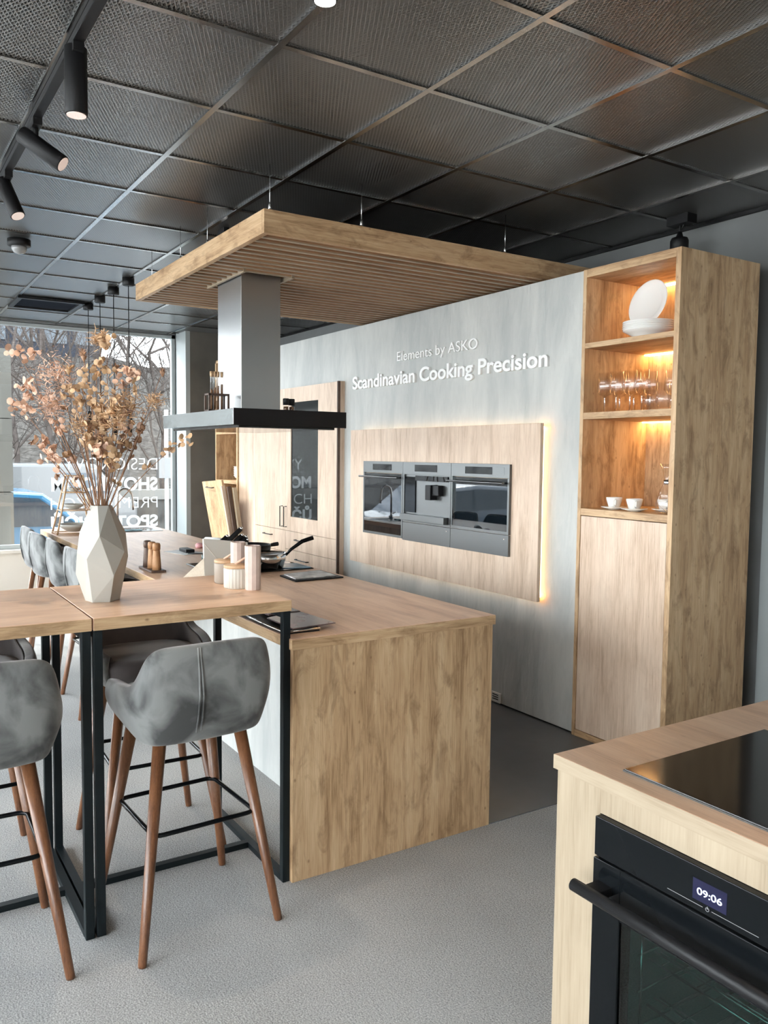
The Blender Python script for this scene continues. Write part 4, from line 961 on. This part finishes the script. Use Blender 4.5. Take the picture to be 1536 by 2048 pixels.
canister(-2.985, 1.228, 1.04, .050, .078, 'ivorylight', 'ribbed ivory canister with bamboo lid at the right end of the bar table')
canister(-3.12, 1.235, 1.04, .045, .082, 'taupe', 'taupe canister with bamboo lid behind the ivory one', ribs=False)
m = MB((-2.91, 1.262, 1.04)).lathe([(.028, 0), (.030, .002), (.031, .168), (.028, .170), (.027, .15), (.001, .148)], (-2.91, 1.262, 1.04), 12, smooth=False)
tag(m.build('candle_holder', 'pinkish'), 'tall pink marbled cylinder holder beside the canister', 'candle holder', 'pink marbled cylinder holders')
m = MB((-3.05, 1.255, 1.04)).lathe([(.028, 0), (.030, .002), (.030, .168), (.027, .170), (.026, .15), (.001, .148)], (-3.055, 1.262, 1.04), 12, smooth=False)
tag(m.build('candle_holder', 'pinkish'), 'second pink marbled cylinder holder partly hidden behind the first', 'candle holder', 'pink marbled cylinder holders')
# mills
o = (-4.52, 1.40, .9)
tag(MB(o).box((-4.70, 1.335, .9), (-4.46, 1.42, .912)).build('mill_tray', 'darkwood', bevel=.003), 'small dark wooden tray under the pepper mills', 'tray')
for x, y, mt, lb in ((-4.50, 1.378, 'millwood', 'striped wooden pepper mill nearest the bar table'), (-4.58, 1.376, 'millwood', 'wooden pepper mill in the middle of the tray'), (-4.66, 1.374, 'darkwood', 'dark wooden pepper mill at the back of the tray')):
    t = thing('pepper_mill', lb, 'pepper mill', (x, y, .912), group='pepper mills on a tray'); oo = (x, y, .912)
    MB(oo).lathe([(.025, 0), (.024, .03), (.019, .105), (.019, .108)], oo, 16).build('body', mt, t)
    MB(oo).lathe([(.016, .109), (.021, .112), (.022, .135), (.019, .147), (.008, .150)], oo, 16).build('cap', mt, t)
# cookbook stand (leaning cream board with a wedge foot)
o = (-4.1, 1.6, .9)
t = thing('recipe_stand', 'cream leatherette recipe stand leaning on the island in front of the knives', 'stand', o)
A0, A1 = Vector((-4.05, 1.49, .90)), Vector((-4.10, 1.76, .90)); lean = Vector((-.075, .02, .21))
th = Vector((.008, .002, .002)); q = [A0, A1, A1+lean*.85, A0+lean*1.02]
m = MB(o).add([p for p in q]+[p-th for p in q], [(0, 1, 2, 3), (7, 6, 5, 4), (0, 4, 5, 1), (1, 5, 6, 2), (2, 6, 7, 3), (3, 7, 4, 0)]); m.build('board', 'cream', t, bevel=.003)
B0 = Vector((-4.20, 1.42, .90)); 
q = [B0, A0+Vector((-.002, -.002, 0)), A0+lean*.55]
m = MB(o).add([p for p in q]+[p+Vector((-.014, .05, 0)) for p in q], [(0, 1, 2), (5, 4, 3), (0, 3, 4, 1), (1, 4, 5, 2), (2, 5, 3, 0)]); m.build('rear_support', 'cream_x', t)
m = MB(o).tube([A0+lean*.9+Vector((.0012, .001, 0)), A1*.6+A0*.4+lean*.05+Vector((.002, .001, 0))], .0012, 6).build('crease', 'creamwall', t)
# knife block with knives
o = (-4.42, 1.72, .9)
t = thing('knife_block', 'black slanted knife block behind the recipe stand', 'knife block', o)
Mk = Matrix.Translation((-4.36, 1.70, .93)) @ Matrix.Rotation(math.radians(-28), 4, Vector((.8433, -.5374, 0)))
MB(o).box((-.05, -.06, -.03), (.05, .06, .10), mat=Mk).build('block', 'black', t, bevel=.006)
kd = Vector((RT.x*.72, RT.y*.72, .70)).normalized()
for i, (s, d, L, lb) in enumerate(((-.045, 0, .19, 'longest black-handled knife with steel end cap, sticking up highest'), (-.075, -.03, .13, 'black-handled knife left of the longest one'), (-.002, .01, .135, 'black-handled knife just right of the longest one'), (.03, .02, .12, 'black-handled knife second from the right in the block'), (.055, .0, .10, 'shortest black-handled knife at the right of the block'))):
    p = Vector((-4.36, 1.72, 1.005))+RT*s+FW*d; t = thing('kitchen_knife', lb, 'knife', p, group='knives in the block')
    MB(p).tube([p, p+kd*.01, p+kd*L*.5, p+kd*L], [.009, .014, .015, .013], 10).build('handle', 'black', t)
    MB(p).tube([p+kd*L, p+kd*(L+.012)], [.0105, .008], 10).build('end_cap', 'chrome', t)
# pans
def pan(nm, lb, o, r, h, mat, ang, L, rise, hm):
    t = thing(nm, lb, 'pan', o)
    MB(o).lathe([(r*.78, 0), (r*.86, .004), (r*.97, h*.6), (r, h), (r*.985, h), (r*.95, h*.6), (r*.83, .010), (.001, .008)], o, 36).build('bowl', mat, t)
    d = Vector((math.cos(ang), math.sin(ang), 0)); p = Vector(o)+d*r*.98+Vector((0, 0, h*.8))
    MB(o).tube([p, p+d*L*.2+Vector((0, 0, rise*.35)), p+d*L*.6+Vector((0, 0, rise*.8)), p+d*L+Vector((0, 0, rise))], [.007, .009, .012, .013], 10).build('handle', hm, t)
    return t
pan('saucepan', 'steel sauce pan with long dark handle pointing right, on the island hob', (-4.34, 1.965, .907), .115, .085, 'chrome', math.radians(72), .16, .10, 'blackgloss')
pan('frying_pan', 'black frying pan standing behind the steel pans', (-4.66, 2.0, .907), .13, .10, 'black', math.radians(100), .08, .01, 'black')
o = (-4.25, 1.76, .907)
t = thing('casserole_pot', 'low steel pot with loop handles and glass lid behind the canisters', 'pot', o)
MB(o).lathe([(.085, 0), (.092, .004), (.092, .055), (.095, .058), (.09, .058), (.088, .01), (.001, .008)], o, 32).build('pot_body', 'chrome', t)
l_ = MB(o).lathe([(.094, .059), (.093, .063), (.05, .078), (.012, .083), (.001, .084)], o, 32).build('lid', 'chrome', t)
MB(o).lathe([(.006, .083), (.006, .095), (.014, .1), (.014, .108), (.001, .112)], o, 14).build('knob', 'blackgloss', l_)
for s in (-1, 1):
    c = Vector(o)+Vector((0, 0, .045)); dd = RT*s
    MB(o).tube([c+dd*.09+FW*.03, c+dd*.122+FW*.025, c+dd*.122-FW*.025, c+dd*.09-FW*.03], .005, 8).build('loop_handle', 'chrome', t)
# magazine on black tray near the pans, brochures near the corner
def slab(nm, pts, z0, z1, mat, bev=.001):
    o = (pts[0][0], pts[0][1], z0); return MB(o).prism(pts, 'z', z0, z1).build(nm, mat, bevel=bev)
tag(slab('serving_tray', [(-4.02, 1.90), (-3.80, 1.885), (-3.81, 2.175), (-4.09, 2.185)], .9005, .908, 'black'), 'thin black tray under the magazine on the island', 'tray')
tag(slab('magazine', [(-4.01, 1.92), (-3.83, 1.90), (-3.84, 2.15), (-4.06, 2.16)], .9085, .914, 'paper'), 'open printed magazine on the black tray on the island', 'magazine')
tag(slab('hob_reflection', [(-4.25, 2.03), (-4.215, 2.19), (-4.40, 2.19), (-4.44, 2.08)], .907, .911, 'bluereflect'), 'painted pale blue window booklet beside the pan', 'reflection')  # blue sheet standing in for the window reflected in the hob glass
t = thing('metal_tray', 'dark tray with pale metal rim on the island corner by the bar table', 'tray', (-3.0, 1.33, .9))
o = (-3.0, 1.33, .9)
MB(o).prism([(-3.25, 1.295), (-2.70, 1.295), (-2.70, 1.44), (-3.25, 1.44)], 'z', .9005, .908).build('tray_bottom', 'black', t)
MB(o).tube([(-3.25, 1.295, .91), (-2.70, 1.295, .91), (-2.70, 1.44, .91), (-3.25, 1.44, .91)], .005, 8, closed=True).build('rim', 'chrome', t)
tag(slab('brochure', [(-2.93, 1.33), (-2.70, 1.33), (-2.72, 1.52), (-3.0, 1.50)], .916, .921, 'paperdark'), 'dark glossy brochure lying on the metal tray by the island corner', 'brochure')
tag(slab('brochure', [(-3.15, 1.36), (-2.98, 1.36), (-2.98, 1.50), (-3.15, 1.50)], .916, .924, 'paperdark'), 'second dark brochure behind the front one on the metal tray', 'brochure')
tag(MB((-3.2, 1.47, .91)).tube([(-3.22, 1.44, .915), (-3.22, 1.44, .935), (-3.2, 1.52, .935), (-3.2, 1.52, .915)], .006, 8).build('metal_clip', 'chrome'), 'small shiny metal clip lying behind the brochures', 'clip')
# remote, papers, cups farther away
tag(slab('paper_sheet', [(-5.40, 1.70), (-5.15, 1.76), (-5.22, 1.92), (-5.47, 1.85)], .9004, .902, 'paperwhite'), 'white paper sheet under the black remote', 'paper')
tag(MB((-5.3, 1.85, .902)).box((-5.38, 1.80, .9025), (-5.24, 1.86, .925)).build('remote_control', 'black', bevel=.004), 'small black device lying on white paper on the island', 'remote control')
tag(MB((-5.28, 1.93, .9)).tube([(-5.20, 1.80, .905), (-5.10, 1.93, .905)], .004, 8).build('pen', 'black'), 'black pen beside the paper sheet', 'pen')
tag(MB((-5.5, 1.99, .9)).lathe([(.02, 0), (.028, .008), (.028, .025), (.018, .035), (.001, .037)], (-5.5, 1.985, .9), 18).build('small_pink_pot', 'pink'), 'small pink round pot on the island', 'pot')
t = thing('paper_roll', 'white rolled object lying behind the recipe stand', 'roll', (-5.6, 2.1, .9))
MB((-5.6, 2.1, .9)).tube([(-5.55, 2.05, .935), (-5.40, 2.16, .935)], .035, 18).build('roll', 'paperwhite', t)
tag(MB((-4.75, 1.80, .9)).lathe([(.03, 0), (.035, .004), (.035, .035), (.03, .035), (.001, .01)], (-4.85, 1.80, .9), 18).build('green_bowl', flat('dark_green_glaze', (.05, .09, .08), .2)), 'small dark green bowl left of the recipe stand', 'bowl')
# tiered ladder stand with bowls
o = (-6.95, 1.45, .9)
t = thing('tiered_plate_stand', 'bamboo ladder stand with shelves near the shop window', 'stand', o)
top = .475
A = [Vector((-7.05, 1.31, .9)), Vector((-6.85, 1.31, .9)), Vector((-7.05, 1.60, .9)), Vector((-6.85, 1.60, .9))]
B = [Vector((-7.0, 1.41, .9+top)), Vector((-6.9, 1.41, .9+top)), Vector((-7.0, 1.52, .9+top)), Vector((-6.9, 1.52, .9+top))]
for a, b in zip(A, B): MB(o).tube([a, b], .007, 8).build('rail', 'bamboo', t)
m = MB(o)
for f in (0.02, .40, .70, .98):
    c = [a.lerp(b, f) for a, b in zip(A, B)]
    m.tube([c[0], c[2]], .005, 6); m.tube([c[1], c[3]], .005, 6); m.tube([c[0], c[1]], .005, 6); m.tube([c[2], c[3]], .005, 6)
m.build('rungs', 'bamboo', t)
for f, r, lb in ((.02, .125, 'wide shallow beige bowl on the lowest tier of the ladder stand'), (.40, .085, 'shallow beige bowl on the middle tier of the ladder stand'), (.70, .06, 'small beige bowl on the upper tier of the ladder stand')):
    c = sum([a.lerp(b, f) for a, b in zip(A, B)], Vector())/4+Vector((0, 0, .006))
    tag(MB(c).lathe([(r*.35, 0), (r*.4, .003), (r*.8, r*.28), (r, r*.5), (r*.97, r*.5), (r*.78, r*.3), (.001, .008)], c, 28).build('shallow_bowl', 'ivory'), lb, 'bowl', 'bowls on the ladder stand')

# ================================================================== OUTSIDE
struct(MB().box((-60, -40, -.6), (X0-.2, 40, -.45)).box((X0-.2, -40, -.6), (30, Y0-.2, -.45)), 'ground_street', 'asphalt', 'grey street outside the shop')
m = MB(); vs = []; nx, ny = 14, 40
for i in range(nx):
    for j in range(ny):
        x = -21-i*1.6; y = -20+j*1.8; vs.append((x, y, -.5+i*.50+random.uniform(-.2, .2)*(i > 0)))
m.add(vs, [(i*ny+j, i*ny+j+1, (i+1)*ny+j+1, (i+1)*ny+j) for i in range(nx-1) for j in range(ny-1)], True)
struct(m, 'ground_hillside', 'hill', 'brown winter hillside beyond the street', fix=False)
t = thing('stone_wall', 'low stone retaining wall with pale coping across the street', 'wall', (-19.5, 10, -.45))
MB((-19.5, 10, -.45)).box((-19.8, 4.9, -.45), (-19.4, 22, .45)).build('masonry', 'stone', t)
MB((-19.5, 10, -.45)).box((-19.85, 4.85, .45), (-19.35, 22, .68)).build('coping', 'snowcap', t)
t = thing('cladding_pillar', 'cream panelled pillar outside the shop window at the left edge', 'pillar', (-11.2, 1.1, -.45))
for z0, z1 in ((-.45, 1.05), (1.06, 1.95), (1.96, 2.80)):
    MB((-11.2, 1.1, -.45)).box((-11.3, .4, z0), (-11.0, 1.60, z1)).build('panel', 'pillar', t)
def car(o, L, H, Wd, mat, lb, van=False, nm='car'):
    t = thing(nm, lb, 'van' if van else 'car', o); x, y, z = o
    if van: prof = [(0, .3), (L, .3), (L, .9), (L*.93, 1.0), (L*.80, H), (.06*L, H), (0, .5*H)]
    else: prof = [(0, .28), (L, .28), (L, .62), (L*.97, .76), (L*.76, .90), (L*.60, H-.05), (L*.45, H), (L*.28, H-.04), (L*.10, .98), (.01*L, .90)]
    MB(o).prism([(y-L/2+a, z+b) for a, b in prof], 'x', x-Wd/2, x+Wd/2).build('body', mat, t, bevel=.07, seg=3)
    if van: gl = [(L*.66, 1.1), (L*.86, 1.1), (L*.79, H-.2), (L*.66, H-.2)]
    else: gl = [(L*.17, .98), (L*.71, .95), (L*.585, H-.12), (L*.45, H-.08), (L*.30, H-.11)]
    MB(o).prism([(y-L/2+a, z+b) for a, b in gl], 'x', x-Wd/2-.012, x+Wd/2+.012).build('windows', 'carglass', t)
    for q in (.18, .80):
        for s in (-1, 1):
            w = MB(o).tube([(x+s*Wd/2-s*.2, y-L/2+L*q, z+.33), (x+s*Wd/2+s*.01, y-L/2+L*q, z+.33)], .33, 24).build('wheel', 'rubber', t)
            MB(o).tube([(x+s*Wd/2+s*.01, y-L/2+L*q, z+.33), (x+s*Wd/2+s*.02, y-L/2+L*q, z+.33)], .2, 16).build('rim', 'chrome', w)
    for q, c in ((.985, 'paperwhite'), (.012, 'pink')):
        MB(o).box((x-Wd/2+.12, y-L/2+L*q-.04, z+.62), (x+Wd/2-.12, y-L/2+L*q+.035, z+.72)).build('light', c, t)
car((-13.2, 1.75, -.45), 4.3, 1.47, 1.8, 'carblue', 'bright blue car parked right outside the shop window')
car((-13.3, -3.3, -.45), 4.4, 1.45, 1.8, 'cardark', 'dark car parked left of the blue car outside')
car((-16.8, .3, -.45), 4.4, 1.50, 1.8, 'carblue', 'second blue car on the far side of the street')
car((-19.6, 3.0, -.45), 4.6, 1.75, 1.9, 'carwhite', 'white van parked across the street', van=True, nm='delivery_van')
t = thing('road_sign', 'grey street sign post with white box outside the window', 'sign post', (-18, 5.75, -.45))
MB((-18, 5.75, -.45)).tube([(-18, 5.75, -.45), (-18, 5.75, 2.5)], .045, 10).build('post', 'column', t)
MB((-18, 5.75, -.45)).box((-18.1, 5.55, 1.0), (-17.9, 5.95, 1.45)).build('sign_box', 'carwhite', t)
t = thing('far_building', 'dark glazed office building high behind the trees outside', 'building', (-42, 4, 3))
o = (-42, 4, 3)
MB(o).box((-48, 4.6, 1), (-42, 10.2, 14)).build('facade', 'facade', t)
for i in range(4):
    for j in range(4):
        w = MB(o).box((-42.02, 4.9+i*1.35, 4.6+j*2.1), (-41.95, 5.9+i*1.35, 6.0+j*2.1)).build('window', 'facadeglass', t)
def tree(x, y, z, H, lb, seed, r0=.075):
    rnd = random.Random(seed); m = MB((x, y, z))
    def grow(p, d, L, r, lev):
        n = 4; pts = [p]; q = p
        for i in range(n):
            d = (d+Vector([rnd.gauss(0, .10) for _ in range(3)])+Vector((0, 0, .03))).normalized(); q = q+d*L/n; pts.append(q)
        m.tube(pts, [r*(1-.45*i/n) for i in range(n+1)], 6 if lev < 2 else 3, cap=False)
        if lev < 4:
            for b in range({0: 9, 1: 6, 2: 5, 3: 3}[lev]):
                k = rnd.randint(1, n); dd = (d+Vector((rnd.gauss(0, .75), rnd.gauss(0, .75), rnd.gauss(.15, .4)))).normalized()
                grow(pts[k], dd, L*rnd.uniform(.5, .72), r*.42, lev+1)
    grow(Vector((x, y, z)), Vector((rnd.gauss(0, .04), rnd.gauss(0, .04), 1)), H*.55, r0, 0)
    return tag(m.build('bare_tree', 'bark', fix=False), lb, 'tree', 'bare trees across the street')
TL = ['bare tree trunk near the left edge of the window view', 'bare slim tree just right of the leftmost trunk', 'bare tree behind the dried bouquet, left part', 'bare tree in the middle of the window view', 'bare tree right of the middle of the window', 'bare tree nearest the right window frame', 'bare tree far up the hillside, left', 'bare tree far up the hillside, centre', 'bare tree far up the hillside, right', 'bare tree on the hillside behind the sign post', 'bare tree left of the window view, seen in reflections', 'bare tree farther left along the street, seen in reflections']
for i, (x, y, z, H) in enumerate(((-20.5, 3.1, -.45, 7.5), (-20.2, 3.9, -.45, 8), (-22, 4.6, -.3, 8), (-22.5, 5.8, -.2, 8.5), (-21.5, 6.8, -.2, 8), (-20.8, 7.9, -.2, 7.5), (-27, 5, 2, 9), (-28, 7.5, 2.2, 9), (-27, 9.5, 2, 9), (-25, 8.5, 1.3, 8), (-21, -1.5, -.4, 8), (-21, -5, -.4, 8))):
    tree(x, y, z, H, TL[i], 11+i)
